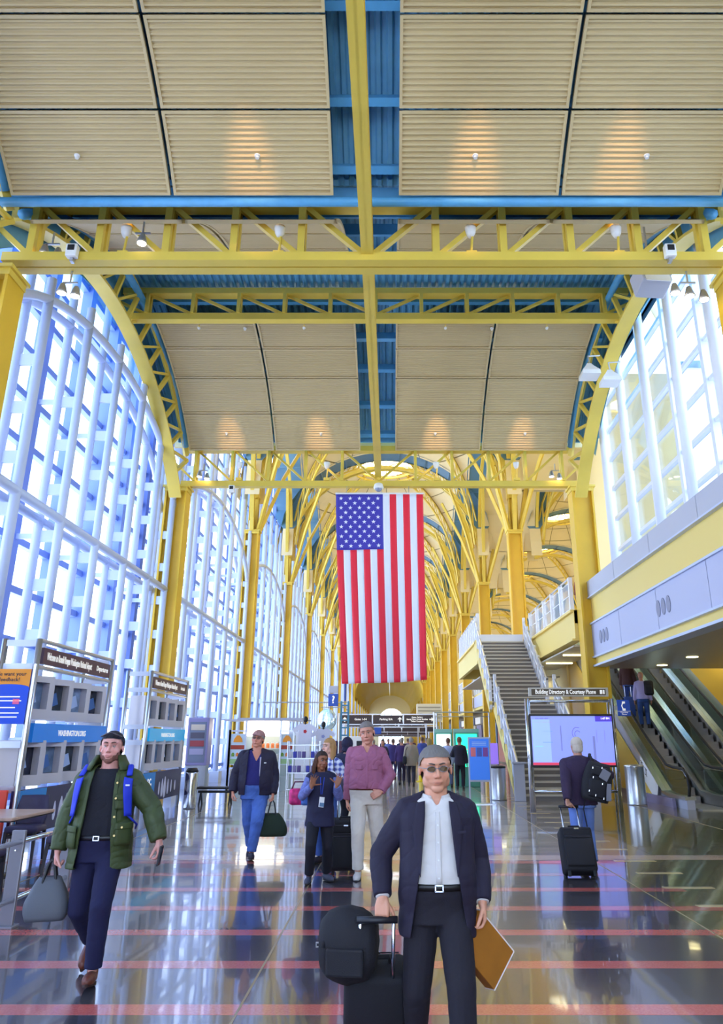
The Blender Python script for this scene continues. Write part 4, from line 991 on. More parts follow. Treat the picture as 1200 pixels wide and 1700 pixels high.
# ================================================================ directory screen
SCRN = mat('screen_lilac', '8a98ee', .3, emit=.55); 
t = empty('directory_frame', (4.55, 19.9, 0), label='polished steel frame carrying the building directory sign and screen', cat='frame')
for x in (-1.08, 1.08):
    b = MB(); b.tube([(x, 0, 0), (x, 0, 2.66)], .06, 14); b.build('post', CHROME, t, True)
    b = MB(); b.tube([(x*.93, .1, 0), (x*.93, .1, 2.6)], .025, 8); b.build('rear_tube', CHROME, t, True)
for z in (2.6, .46): b = MB(); b.tube([(-1.08, 0, z), (1.08, 0, z)], .035, 8); b.build('crossbar', CHROME, t, True)
b = MB(); b.rbox((0, 0, 2.82), (2.05, .06, .22), .01); b.build('sign_frame', mat('silver_frame', 'cfc8b8', .4), t)
b = MB(); b.bx(-.95, .95, -.045, -.03, 2.745, 2.895); sg = b.build('sign_board', mat('brown_sign', '5a4a35', .4), t); text('lettering', 'Building Directory & Courtesy Phone', .15, LETW, sg, (-.08, -.05, 2.82), width=1.55, bold=.004)
b = MB(); b.bx(.8, .86, -.05, -.045, 2.77, 2.87); b.bx(.88, .92, -.05, -.045, 2.77, 2.87); b.build('pictogram', LETW, sg)
b = MB(); b.rbox((0, -.06, 1.65), (2.12, .08, 1.26), .012); sc_ = b.build('screen_housing', DARK, t)
b = MB(); b.bx(-1.02, 1.02, -.108, -.1, 1.07, 2.23); b.build('screen', SCRN, sc_)
def sp_(x0, x1, z0, z1, c, e=1.0, n='screen_print'):
    b = MB(); b.bx(x0, x1, -.113, -.108, z0, z1); b.build(n, mat('scr_' + c, c, .4, emit=e*.4), sc_)
sp_(-1.02, 1.02, 1.07, 1.13, 'e84a6a'); sp_(.6, 1.02, 2.1, 2.23, '5a48d0'); sp_(-1.0, -.55, 1.14, 2.15, 'a8c4f6'); sp_(-.3, -.27, 1.4, 2.0, '7f86c8'); sp_(.5, .56, 1.15, 1.75, '7f86c8'); sp_(.6, .62, 1.6, 1.9, '8f94d8'); sp_(.8, .82, 1.6, 1.9, '8f94d8')
sp_(-.75, -.5, 1.86, 1.87, '5f9ae0'); sp_(-.75, -.5, 1.6, 1.61, '5f9ae0'); sp_(-.95, -.75, 1.5, 1.515, '8fd8b0'); sp_(-.98, -.5, 2.08, 2.085, 'c06a8a')
text('screen_text', '1:47 PM', .07, mat('scr_white', 'ffffff', .4, emit=1.0), sc_, (.85, -.115, 2.17)); text('screen_text', 'YOU ARE HERE', .05, mat('scr_ink', '5a4a9a', .4, emit=.6), sc_, (-.75, -.115, 2.17))
b = MB(); b.tube([(.12*math.cos(a) + .12, -.112, 1.82 + .14*math.sin(a)) for a in [R(60 + 20*k) for k in range(10)]], .006, 4); b.tube([(.07*math.cos(a) + .13, -.112, 1.8 + .08*math.sin(a)) for a in [R(30 + 24*k) for k in range(9)]], .006, 4); b.build('screen_print', mat('scr_ink', '5a4a9a'), sc_)
t = empty('phone_sign', (5.92, 19.85, 2.43), label='small blue telephone sign on the right post of the directory frame', cat='sign')
b = MB(); b.rbox((0, 0, 0), (.33, .03, .4), .01); b.build('panel', mat('sign_blue', '2a55b8'), t)
b = MB(); b.tube([(-.02, -.025, .13), (-.05, -.025, .05), (-.02, -.025, -.04)], .014, 6); b.box((.0, -.025, .13), (.07, .02, .05)); b.box((.0, -.025, -.04), (.07, .02, .05)); b.build('handset_symbol', LETW, t)
text('lettering', 'Courtesy\nPhone', .05, LETW, t, (0, -.02, -.13))
b = MB(); b.bx(-.165, .165, -.018, -.016, -.085, -.08); b.build('line', LETW, t); b = MB(); b.bx(-.25, -.16, -.01, .01, -.05, .05); b.build('bracket', STEEL, t)
# totem, bins, kiosks
t = empty('advert_totem', (2.45, 22.1, 0), label='upright blue advertising totem with three coloured blocks, left of the stairs', cat='totem')
b = MB(); b.rbox((0, 0, 1.15), (.62, .06, 1.16), .01); b.build('frame', GREYW, t)
b = MB(); b.bx(-.27, .27, -.038, -.03, .62, 1.69); pn = b.build('poster', mat('cobalt_print', '2f74dc', .35, emit=.25), t)
for q, c_ in enumerate(('e8747a', '3a5ab8', '8a3f9a')): b = MB(); b.bx(-.24 + .17*q, -.1 + .17*q, -.045, -.038, 1.22, 1.46); b.build('colour_block', mat(f'blk_{q}', c_, .4), pn)
for z in (1.6, 1.56, 1.52): b = MB(); b.bx(-.2, .2, -.043, -.038, z-.008, z+.008); b.build('text_line', mat('pale_blue_text', 'a8c8f8', .4), pn)
for x in (-.29, .29): b = MB(); b.bx(x-.02, x+.02, -.03, .03, 0, .58); b.build('leg', GREYW, t)
b = MB(); b.bx(-.4, .4, -.2, .2, 0, .02); b.build('base', STEEL, t)
def bin_(x, y, r, h, label, lid=DARK):
    t = empty('litter_bin', (x, y, 0), label=label, cat='bin'); b = MB(); b.lathe([(r, 0), (r, .04), (r*.98, .05), (r*.98, h-.06), (r, h-.05)], 22); b.build('body', STEEL, t, True); b = MB(); b.lathe([(r*1.02, h-.05), (r*1.02, h), (r*.7, h+.02)], 22); b.build('lid', lid, t, True)
bin_(3.13, 23.6, .25, .92, 'round brushed steel bin with a dark lid left of the stairs'); bin_(6.65, 21.9, .26, 1.0, 'round brushed steel bin between the directory frame and the escalator', STEEL)
t = empty('tablet_stand', (3.15, 24.8, 0), label='purple tilted tablet display behind the steel bin left of the stairs', cat='kiosk')
b = MB(); b.rbox((0, 0, 1.25), (.38, .05, .62), .01, M=Matrix.Rotation(R(-10), 3, 'X')); b.build('panel', mat('violet_screen', '8a6ad0', .3, emit=.5), t); b = MB(); b.bx(-.12, .12, -.05, .05, 0, 1.0); b.build('stem', GREYW, t)
def teal(x, y, w, label, col, em):
    t = empty('info_kiosk', (x, y, 0), label=label, cat='kiosk'); b = MB(); b.rbox((0, 0, 1.0), (w, .25, 2.0), .02); b.build('cabinet', mat('teal_cabinet', '5fae9c', .4), t); b = MB(); b.bx(-w/2+.08, w/2-.08, -.14, -.125, .7, 1.86); s_ = b.build('screen', mat(label[:9], col, .3, emit=em), t)
    b = MB(); b.bx(-w/2+.0, w/2-.0, -.15, .13, 1.92, 2.05); b.build('header', mat('teal_header', '8fc4b4', .4), t)
    for z in (1.3, 1.2, 1.1): b = MB(); b.bx(-.15, w/2-.2, -.145, -.14, z, z+.03); b.build('text_line', LETW, s_)
teal(2.85, 30.0, .95, 'green lit information kiosk with a man standing at it', '1ed6a2', 1.4); teal(2.05, 31.0, .7, 'white lit information kiosk left of the green one', 'eafff4', 1.4)
b = MB(); b.tube([(1.75, 32, 2.72), (4.0, 32, 2.72)], .03, 6); b.tube([(1.75, 32, 0), (1.75, 32, 2.72)], .03, 6); b.tube([(4.0, 32, 0), (4.0, 32, 2.72)], .03, 6); b.tube([(1.75, 32, 2.55), (4.0, 32, 2.55)], .02, 6)
tag(b.build('kiosk_gantry', STEEL), 'thin steel gantry framing the information kiosks', 'frame')
# ================================================================ overhead signs across the hall
SGN = mat('brown_black_sign', '3c2e30', .35)
def gantry(y, x0, x1, zb, zt, label, texts, poles=True):
    t = empty('overhead_sign', (0, y, 0), label=label, cat='sign'); n = len(texts); w = (x1 - x0) / n; h = zt - zb
    b = MB(); b.bx(x0 - .1, x1 + .1, .02, .08, zt + .02, zt + .08); b.bx(x0 - .1, x1 + .1, .02, .08, zb - .08, zb - .02)
    for k in range(n + 1): b.bx(x0 + w*k - .03, x0 + w*k + .03, .0, .08, zb - .05, zt + .05)
    b.build('frame', STEEL, t)
    for k in range(n):
        b = MB(); b.bx(x0 + w*k + .04, x0 + w*(k+1) - .04, -.05, .05, zb, zt); pn = b.build('sign_panel', SGN, t); s, ar = texts[k]; cx = x0 + w*(k + .5)
        if y < 70:
            text('lettering', s, h * (.34 if '\n' not in s else .24), LETW, pn, (cx + (.12*w if ar == 'up_l' else -.06*w), -.055, (zt+zb)/2), bold=.004)
            ax_ = {'up_l': x0 + w*k + .22*w*.5, 'up_r': x0 + w*(k+1) - .12*w, 'right': x0 + w*(k+1) - .1*w}[ar]; zc = (zt+zb)/2; a = h*.28
            b = MB()
            if ar == 'right': b.add([(ax_+a, -.056, zc), (ax_, -.056, zc+a), (ax_, -.056, zc-a)], [(0, 2, 1)]); b.bx(ax_-a, ax_, -.058, -.052, zc-a*.25, zc+a*.25)
            else: b.add([(ax_, -.056, zc+a), (ax_-a, -.056, zc), (ax_+a, -.056, zc)], [(0, 1, 2)]); b.bx(ax_-a*.25, ax_+a*.25, -.058, -.052, zc-a, zc)
            b.build('arrow', LETW, pn)
    if poles:
        for x in (x0 - .12, x1 + .12): b = MB(); b.tube([(x, .05, 0), (x, .05, zt + .1)], .06, 8); b.build('pole', STEEL, t)
    return t
gantry(45, -2.85, 2.5, 2.52, 2.98, 'nearest overhead sign with Gates and Parking panels in a row', [('Gates 1-34', 'up_l'), ('Parking B/A', 'up_r'), ('Gates, Parking\nRental Cars, Hotel Shuttles\nTicket Counters', 'right')])
gantry(56, -3.2, 2.4, 2.52, 2.78, 'second overhead sign row just below the nearest one', [('Gates', 'up_l'), ('Baggage Claim', 'up_r'), ('Parking', 'right')])
gantry(74, -2.3, 4.3, 2.35, 2.75, 'third overhead sign row down the hall', [('Gates', 'up_l'), ('Ticketing', 'up_r'), ('Exit', 'right'), ('Metro', 'right')])
gantry(98, -3.0, 4.6, 2.2, 2.75, 'fourth overhead sign row down the hall', [('', 'up_l'), ('', 'up_r'), ('', 'right')])
gantry(135, -4.5, 5.0, 2.1, 2.8, 'farthest overhead sign row down the hall', [('', 'up_l'), ('', 'up_r'), ('', 'right')])
t = empty('white_duct_box', (3.4, 70, 0), label='white ventilation unit high on the right beyond the overhead signs', cat='unit'); b = MB(); b.rbox((0, 0, 3.9), (2.2, 1.2, 1.5), .03); b.build('cabinet', mat('cream_unit', 'e6dcc0', .4), t)
for q in range(4): b = MB(); b.bx(-1.0, 1.0, -.64, -.6, 3.4 + .3*q, 3.5 + .3*q); b.build('louvre', mat('louvre_shadow', 'a89f86', .5), t)  # louvre slats in a darker tan than the cabinet
for x in (-1, 1): b = MB(); b.bx(x-.05, x+.05, -.05, .05, 0, 3.2); b.build('leg', STEEL, t)
b = MB(); b.rbox((-.2, 40, .45), (.24, .24, .9), .03, M=None); b.rbox((0, 0, 0), (.001, .001, .001), .0001)
tag(MB().lathe([(.2, 0), (.2, .03), (.1, .05), (.08, .95), (.02, 1.0)], 10, (1.25, 33.5, 0)).build('wet_floor_cone', mat('safety_yellow', 'f2d21a', .5)), 'slim yellow caution cone standing among the distant walkers', 'cone')
tag(MB().rbox((-4.3, 36, 1.0), (1.3, .5, 2.0), .03).build('cash_machine', mat('pale_machine', 'd7dbe6', .4)), 'pale cash machine far down the hall behind the shirt display', 'machine')
t = empty('check_in_desk', (-1.6, 37, 0), label='white service desk with a dark monitor behind the man in the purple shirt', cat='desk')
b = MB(); b.rbox((0, 0, .9), (1.5, .6, 1.8), .03); b.build('body', WHITEP, t); b = MB(); b.bx(.0, .45, -.32, -.3, 1.35, 1.6); b.build('monitor', DARK, t); b = MB(); b.rbox((.9, 0, 2.05), (.5, .1, .3), .02); b.build('blue_sign', mat('sign_blue', '2a55b8'), t)

# lamps added under the middle trusses to make the warm glow on lower panels
for yy, zz, xs_, w_ in ((5.72, 12.5, (-2.45, 1.45, 4.0), 'overhead'), (18.0, 12.5, (-5.3, -2.4, 1.5, 4.3), 'middle')):
    for i, x in enumerate(xs_):
        t = empty('wall_washer', (x, yy + .1, zz), label=f'{ordn[i]} small warm lamp from the left clipped under the {w_} light truss', cat='lamp', group='warm lamps under the light trusses')
        b = MB(); b.tube([(0, 0, 0), (0, 0, -.08)], .015, 6); b.build('bracket', YEL, t); b = MB(); b.lathe([(.03, -.06), (.04, .03)], 10); b.build('lamp_head', WHITEP, t, True, loc=(0, 0, -.1), rot=(R(-75), 0, 0))
        l = bpy.data.lights.new('lamp', 'SPOT'); l.energy = 650; l.color = (1, .58, .26); l.spot_size = R(13); l.spot_blend = 1; l.shadow_soft_size = .05
        lo = bpy.data.objects.new('lamp_light', l); link(lo, t); lo.location = (0, .12, -.12); lo.rotation_euler = (R(90 - 16.5), 0, 0)
# ================================================================ people
import numpy as np
V3 = Vector
DG = bpy.context.evaluated_depsgraph_get
def grow(b, voxel, it=4, fac=.5):
    me = b.mesh('tmp', YEL); o = bpy.data.objects.new('tmp', me); SC.collection.objects.link(o)
    m = o.modifiers.new('r', 'REMESH'); m.mode = 'VOXEL'; m.voxel_size = voxel
    if it: q = o.modifiers.new('s', 'SMOOTH'); q.iterations = it; q.factor = fac
    dg = bpy.context.evaluated_depsgraph_get(); dg.update()
    r = bpy.data.meshes.new_from_object(o.evaluated_get(dg)); SC.collection.objects.unlink(o); bpy.data.objects.remove(o); bpy.data.meshes.remove(me)
    r.materials.clear(); return r
def getv(me):
    a = np.empty(len(me.vertices)*3, 'f'); me.vertices.foreach_get('co', a); return a.reshape(-1, 3)
def setv(me, a): me.vertices.foreach_set('co', a.astype('f').ravel()); me.update()
def finish(me, name, m, parent, cut=None, thick=0):
    me.name = name
    if cut is not None:
        a = getv(me); keep = ~cut(a); F = [tuple(p.vertices) for p in me.polygons]
        F = [f for f in F if all(keep[i] for i in f)]
        used = sorted({i for f in F for i in f}); mp = {u: i for i, u in enumerate(used)}
        ec = {}
        for f in F:
            for i in range(len(f)):
                e = (f[i], f[(i+1) % len(f)]); e = e if e[0] < e[1] else (e[1], e[0]); ec[e] = ec.get(e, 0) + 1
        nb = {}
        for (u, v), c in ec.items():
            if c == 1: nb.setdefault(u, []).append(v); nb.setdefault(v, []).append(u)
        for _ in range(10):
            new = {u: a[u]*.4 + .6*np.mean([a[v] for v in vs], axis=0) for u, vs in nb.items()}
            for u, q in new.items(): a[u] = q
        n2 = bpy.data.meshes.new(name); n2.from_pydata([tuple(a[u]) for u in used], [], [tuple(mp[i] for i in f) for f in F]); bpy.data.meshes.remove(me); me = n2
    me.materials.append(m); me.polygons.foreach_set('use_smooth', [True]*len(me.polygons)); me.update()
    o = inst(name, me, parent)
    if thick: s = o.modifiers.new('thickness', 'SOLIDIFY'); s.thickness = thick; s.offset = 1
    return o
def wrinkle(me, amp, f=(7, 7, 14), seed=0, zmin=-9):
    a = getv(me); n = np.empty(len(me.vertices)*3, 'f'); me.vertices.foreach_get('normal', n); n = n.reshape(-1, 3)
    d = np.array([noise.noise((x*f[0] + seed, y*f[1], z*f[2] + (x)*6)) + .5*noise.noise((x*f[0]*2.3, y*f[1]*2.3 + seed, z*f[2]*1.2)) for x, y, z in a.tolist()])
    e = np.array([noise.noise(((x + z)*f[0]*.9 + seed*3, y*f[1]*.8, (z - x*.8)*f[2]*.9)) for x, y, z in a.tolist()])
    d = .55*d - .42*(1 - np.minimum(1, np.abs(e)*2.6))**2
    d = np.where(a[:, 2] > zmin, d, 0); setv(me, a + n * (d * amp)[:, None])
def cap(b, p0, p1, r0, r1, n=12, flat0=False, flat1=False):
    p0, p1 = V3(p0), V3(p1); b.tube([p0, p0.lerp(p1, .5), p1], 0, n, rr=[r0, (r0+r1)/2*1.02, r1])
    if not flat0: b.ell(p0, (r0, r0, r0), n)
    if not flat1: b.ell(p1, (r1, r1, r1), n)
def ik(a, c, l1, l2, hint):
    a, c, hint = V3(a), V3(c), V3(hint); d = c - a; L = min(d.length, (l1 + l2)*.999)
    x = (l1*l1 - l2*l2 + L*L) / (2*L); h = math.sqrt(max(0, l1*l1 - x*x)); u = d.normalized(); p = hint - u * hint.dot(u); p.normalize()
    return a + u*x + p*h
def hand(b, w, d, n, t, curl=(20, 25, 15), s=1.0, spread=0, thumb=(.75, .6, .35), tcurl=20):
    """w wrist point, d along the forearm, n the way the palm faces, t towards the thumb"""
    w, d = V3(w), V3(d).normalized(); n = V3(n); n = (n - d*n.dot(d)).normalized(); t0 = d.cross(n).normalized(); t = t0 if t0.dot(V3(t)) > 0 else -t0
    for k in range(4):
        o = (1.5 - k) * .019*s; b.tube([w + t*o*.55, w + d*.045*s + t*o*.95, w + d*.086*s + t*o], 0, 8, rr=[.0165*s, .0165*s, .0125*s])
    cap(b, w - d*.03*s, w + d*.02*s, .026*s, .022*s, 10)
    L = (.070, .078, .073, .058)
    for k in range(4):
        o = (1.5 - k) * .0205*s; p = w + d*.084*s + t*o; ang = 0; sd = (1.5 - k)*R(spread); dd = (d*math.cos(sd) + t*math.sin(sd)).normalized()
        for j, fr in enumerate((.46, .31, .23)):
            ang += R(curl[j]); v = dd*math.cos(ang) + n*math.sin(ang); q = p + v*L[k]*fr*s; cap(b, p, q, (.0098 - .001*j)*s, (.0092 - .001*j)*s, 8); p = q
    v = (d*thumb[0] + t*thumb[1] + n*thumb[2]).normalized(); p = w + d*.022*s + t*.022*s
    for j, l in enumerate((.045, .034, .027)):
        q = p + v*l*s; cap(b, p, q, (.0135 - .0015*j)*s, (.012 - .0015*j)*s, 8); p = q; v = (v*math.cos(R(tcurl)) + (d*.8 + n*.6).normalized()*math.sin(R(tcurl))).normalized()
def head_parts(b, M, wide=1.0, jaw=1.0, detail=True):
    def E(c, r, rot=None): b.ell(M @ V3(c), r, 16, M=(M.to_3x3() @ rot) if rot else M.to_3x3())
    E((0, .014, .034), (.0765*wide, .097, .086)); E((0, -.018, -.03), (.063*wide, .072, .082*jaw)); E((0, -.054, -.090*jaw), (.032*wide, .027, .024))
    for s in (-1, 1):
        E((s*.044*wide, -.008, -.058), (.024*wide, .042, .036)); E((s*.036, -.054, -.028), (.029*wide, .022, .030)); E((s*.0785*wide, .012, -.006), (.008, .017, .028))
        if detail: E((s*.03, -.073, .031), (.027, .012, .009)); E((s*.0115, -.098, -.031), (.0085, .01, .0085))
    if detail:
        E((0, -.073, .036), (.035, .014, .014))
        A = M.to_3x3(); p0, p1 = M @ V3((0, -.082, .016)), M @ V3((0, -.110, -.026)); b.tube([p0, p0.lerp(p1, .5), p1], 0, 10, rr=[.0085, .0095, .012]); b.ell(p1, (.0125,)*3, 10)
        E((0, -.0865, -.0575), (.027, .008, .0050)); E((0, -.085, -.0675), (.023, .009, .0058)); E((0, -.071, -.054), (.036, .016, .028))
TR = [(.80, .115, .085, 0), (.87, .160, .112, .005), (.95, .166, .116, .0), (1.02, .155, .108, 0), (1.10, .150, .104, 0), (1.19, .160, .112, 0), (1.28, .172, .120, 0), (1.36, .178, .112, .005), (1.415, .158, .092, .012), (1.455, .105, .072, .016), (1.475, .07, .06, .018)]
class Person:
    def __init__(s, label, loc, rz=0, H=1.75, build=1.0, belly=0, lean=(0, 0), feet=None, hands=None, head=(0, 0, 0), voxel=.007, skin='c98a6e', wide=1.0, jaw=1.0, detail=True, group=None, sh=.160, headscale=1.05):
        s.t = empty('person', loc, R(rz), label=label, cat='person', group=group); s.k = H / 1.75; s.bw = build; s.belly = belly; s.lean = lean; s.vox = voxel; s.detail = detail
        k = s.k; s.feet = feet or {-1: ((-.1, 0, .09), 0, 8), 1: ((.1, 0, .09), 0, 8)}; s.hands = hands or {}
        s.S = {q: s.T(V3((q*sh*build, .01, 1.385))*k) for q in (-1, 1)}; s.Hp = {q: V3((q*.088, 0, .90))*k for q in (-1, 1)}
        s.A = {}; s.K = {}; s.E = {}; s.W = {}
        for q in (-1, 1):
            f = s.feet[q]; s.A[q] = V3(f[0]); s.K[q] = ik(s.Hp[q], s.A[q], .43*k, .42*k, V3((q*.12, -1, 0)))
            h = s.hands.get(q, {}); s.W[q] = V3(h.get('w', (q*.25*build, -.03, .86*k))); s.E[q] = ik(s.S[q], s.W[q], .285*k, .255*k, V3(h.get('hint', (q*.5, 1, 0))))
            if (s.W[q] - s.S[q]).length > .54*k: s.W[q] = s.S[q] + (s.W[q] - s.S[q]).normalized()*.539*k
        hc = s.T(V3((0, -.012, 1.627))*k); y, p, r = head
        s.M = Matrix.Translation(hc) @ (Matrix.Rotation(R(y), 4, 'Z') @ Matrix.Rotation(R(p), 4, 'X') @ Matrix.Rotation(R(r), 4, 'Y')) @ Matrix.Scale(k*headscale, 4)
        s.Mr = s.M.to_3x3(); s.wide = wide; s.jaw = jaw; s.body(skin)
    def T(s, p):
        p = V3(p); t = max(0, (p.z/s.k - .92) / .5); p.x += s.lean[0]*t; p.y += s.lean[1]*t*abs(t)**.3; return p
    def ring(s, z, off=0, n=24):        # z in standard (1.75 m) units
        for a, c in zip(TR[:-1], TR[1:]):
            if a[0] <= z <= c[0]: f = (z - a[0]) / (c[0] - a[0]); v = [a[i] + (c[i]-a[i])*f for i in range(4)]; break
        else: v = list(TR[0] if z < TR[0][0] else TR[-1]); v[0] = z
        bl = s.belly * math.exp(-((z - 1.06) / .13)**2); rx = (v[1]*s.bw + bl*.5 + off)*s.k; ry = (v[2]*(.6+.4*s.bw) + bl*.55 + off)*s.k; yo = (v[3] - bl*.5)*s.k
        return rx, ry, yo, s.T(V3((0, 0, z*s.k)))
    def rings(s, z0, z1, off=0, flare=0, step=.04, n=24):
        out = []; m = max(2, int((z1 - z0)/step)); 
        for i in range(m + 1):
            z = z0 + (z1 - z0)*i/m; zz = max(z, .87); rx, ry, yo, c = s.ring(zz, off); c.z = z*s.k; fl = flare*max(0, (1.0 - z)/.3)*s.k; ri = []
            for q in range(n):
                a = 2*math.pi*q/n; ca, sa = math.cos(a), math.sin(a); ri.append(V3((c.x + (rx+fl)*math.copysign(abs(ca)**.85, ca), c.y + yo + (ry+fl)*math.copysign(abs(sa)**.85, sa), c.z)))
            out.append(ri)
        return out
    def surf(s, x, z, off=.0, back=False):    # point on the front of the torso at local x and real height z
        rx, ry, yo, c = s.ring(max(.87, z/s.k), off); u = max(-.98, min(.98, (x - c.x)/rx)); yy = ry*(1 - abs(u)**2.35)**(1/2.35)
        return V3((x, c.y + yo + (yy if back else -yy), z))
    def strip(s, L, Rr, off, name, m, th=.004, parent=None, n=6, back=False):
        def samp(P):
            out = []
            for i in range(len(P)-1):
                for j in range(n): f = j/n; out.append((P[i][0] + (P[i+1][0]-P[i][0])*f, P[i][1] + (P[i+1][1]-P[i][1])*f))
            return out + [P[-1]]
        A, B = samp(L), samp(Rr); b = MB(); o2 = off + th; cols = 4; fr = []; bk = []
        for (x0, z0), (x1, z1) in zip(A, B):
            fr.append([s.surf(x0 + (x1-x0)*c/cols, z0 + (z1-z0)*c/cols, o2, back) for c in range(cols+1)]); bk.append([s.surf(x0 + (x1-x0)*c/cols, z0 + (z1-z0)*c/cols, off, back) for c in range(cols, -1, -1)])
        b.loft([f + k_ for f, k_ in zip(fr, bk)]); return b.build(name, m, parent or s.t, True)
    def body(s, skin):
        k = s.k; b = MB(); b.loft(s.rings(.80, 1.475)); m = s.Mr
        cap(b, s.T(V3((0, .016, 1.42))*k), s.M @ V3((0, .012, -.055)), .064*k*s.wide, .060*k*s.wide, 14)
        for q in (-1, 1):
            cap(b, s.Hp[q], s.K[q], .085*k, .056*k); cap(b, s.K[q], s.A[q], .055*k, .036*k); cap(b, s.S[q], s.E[q], .052*k, .040*k); cap(b, s.E[q], s.W[q], .040*k, .027*k)
            a = s.A[q]; f = s.feet[q]; d = s.footdir(q); cap(b, a - V3((0, 0, .03)), a + d*.07*k - V3((0, 0, .03)), .030*k, .022*k)
            h = s.hands.get(q, {}); d = V3(h.get('d', tuple(s.W[q] - s.E[q]))); hand(b, s.W[q], d, h.get('n', (-q*1, .1, 0)), h.get('t', (0, -1, 0)), h.get('curl', (18, 25, 20)), k*1.04, h.get('spread', 0), h.get('thumb', (.75, .6, .35)), h.get('tcurl', 20))
        head_parts(b, s.M, s.wide, s.jaw, s.detail)
        me = grow(b, s.vox, 2 if s.detail else 1, .45); s.paint(me, skin); s.bodyo = finish(me, 'body', s.skinmat, s.t)
    def footdir(s, q):
        p, pitch, yaw = s.feet[q]; a = R(yaw) * q; return V3((math.sin(a)*math.cos(R(pitch)), -math.cos(a)*math.cos(R(pitch)), -math.sin(R(pitch))))
    lipc = None; stub = 0; stubc = (.12, .09, .08)
    def paint(s, me, skin):
        s.skin = skin; a = getv(me); Mi = np.array(s.M.inverted()); h = a @ Mi[:3, :3].T + Mi[:3, 3]; base = np.array(srgb(skin)[:3]); col = np.tile(base, (len(a), 1))
        if s.detail:
            def blend(mask, c, f): mm = (np.clip(mask, 0, 1)*f)[:, None]; return col*(1-mm) + np.array(c)*mm
            X, Y, Z = h[:, 0], h[:, 1], h[:, 2]; inh = (np.abs(X) < .12) & (np.abs(Z) < .2) & (np.abs(Y) < .2)
            g = lambda cx, cy, cz, r: np.exp(-(((np.abs(X)-cx)/r[0])**2 + ((Y-cy)/r[1])**2 + ((Z-cz)/r[2])**2)) * inh
            if s.stub: col = blend(np.clip((-.034 - Z)/.02, 0, 1) * np.clip((Z + .135)/.03, 0, 1) * np.clip((-.0 - Y + .03)/.03, 0, 1) * (1 - g(0, -.095, -.063, (.02, .03, .008))) * inh, s.stubc, s.stub)
            col = blend(g(.038, -.075, -.028, (.02, .03, .018)), base*np.array([1.08, .72, .68]), .35); col = blend(g(0, -.115, -.026, (.016, .02, .014)), base*np.array([1.05, .72, .66]), .4)
            col = blend(g(0, -.092, -.063, (.026, .02, .0085)), base*np.array([.82, .42, .40]), .8); col = blend(g(0, -.095, -.0625, (.026, .02, .0026)), base*.22, .8)
            col = blend(g(.008, -.103, -.0405, (.005, .012, .004)), base*.25, .7); col = blend(g(.031, -.078, .010, (.02, .02, .011)), base*.55, .55)
        at = me.color_attributes.new('tint', 'FLOAT_COLOR', 'POINT'); at.data.foreach_set('color', np.c_[col, np.ones(len(a))].astype('f').ravel())
        if 'skin' not in MATS:
            m = mat('skin', 'c98a6e', .5, bump=.06, bscale=300); at_ = m.node_tree.nodes.new('ShaderNodeVertexColor'); at_.layer_name = 'tint'; p = m.node_tree.nodes['Principled BSDF']; m.node_tree.links.new(at_.outputs[0], p.inputs['Base Color']); p.inputs['Subsurface Weight'].default_value = .08; p.inputs['Subsurface Radius'].default_value = (.01, .004, .002); p.inputs['Subsurface Scale'].default_value = .5
        s.skinmat = MATS['skin']
    # ---- face
    def eyes(s, iris='3a2a20', brow='3a2a22', open_=1.0, bw=.006):
        for q in (-1, 1):
            b = MB(); b.ell((0, 0, 0), (.0108, .0095, .0105), 14, M=s.Mr); e = b.build('eye', mat('eye_white', 'cfc6c0', .2), s.t, True, loc=s.M @ V3((q*.031, -.0738, .0085)))
            b = MB(); b.ell(s.Mr @ V3((0, -.0068, -.0005)), (.0062, .004, .0060*open_), 10, M=s.Mr); b.build('iris', mat('iris_'+iris, iris, .15), e, True)
            b = MB(); b.tube([s.M @ V3((q*(.012 + .008*i), -.0848 + .0015*i*i*.55,   .0138 + (.0010*i if i < 3 else .0026 - .0012*i))) for i in range(5)], 0, 6, rr=[.0045, .006, .006, .0055, .0035]); b.build('eyelid', s.lid(), s.t, True)
            b = MB(); b.tube([s.M @ V3((q*(.012 + .0095*i), -.0905 + .0018*i*i*.6, .0305 + (.0025*i if i < 3 else .009 - .0015*i))) for i in range(5)], 0, 6, rr=[bw*.6, bw*.75, bw*.75, bw*.6, bw*.3]); b.build('eyebrow', mat('hair_'+brow, brow, .8), s.t, True)
    def lid(s):
        n = 'lid_' + s.skin; c = [int(s.skin[i:i+2], 16)/255*.82 for i in (0, 2, 4)]; return mat(n, c, .5)
    def hair(s, col, parts, cutf, voxel=.006, amp=.004, name='hair', it=2):
        b = MB()
        for p in parts:
            if p[0] == 'e': b.ell(s.M @ V3(p[1]), (p[2][0]*s.wide, p[2][1], p[2][2]), 18, M=s.Mr)
            else: cap(b, s.M @ V3(p[1]), s.M @ V3(p[2]), p[3]*s.k*1.05, p[4]*s.k*1.05, 8)
        me = grow(b, voxel, it); wrinkle(me, amp, (60, 60, 18), 3); Mi = np.array(s.M.inverted())
        o = finish(me, name, mat('hair_'+col, col, .75, bump=.5, bscale=90, stretch=(1, 1, .15)), s.t, cut=(lambda a: cutf(a @ Mi[:3, :3].T + Mi[:3, 3])) if cutf else None); return o
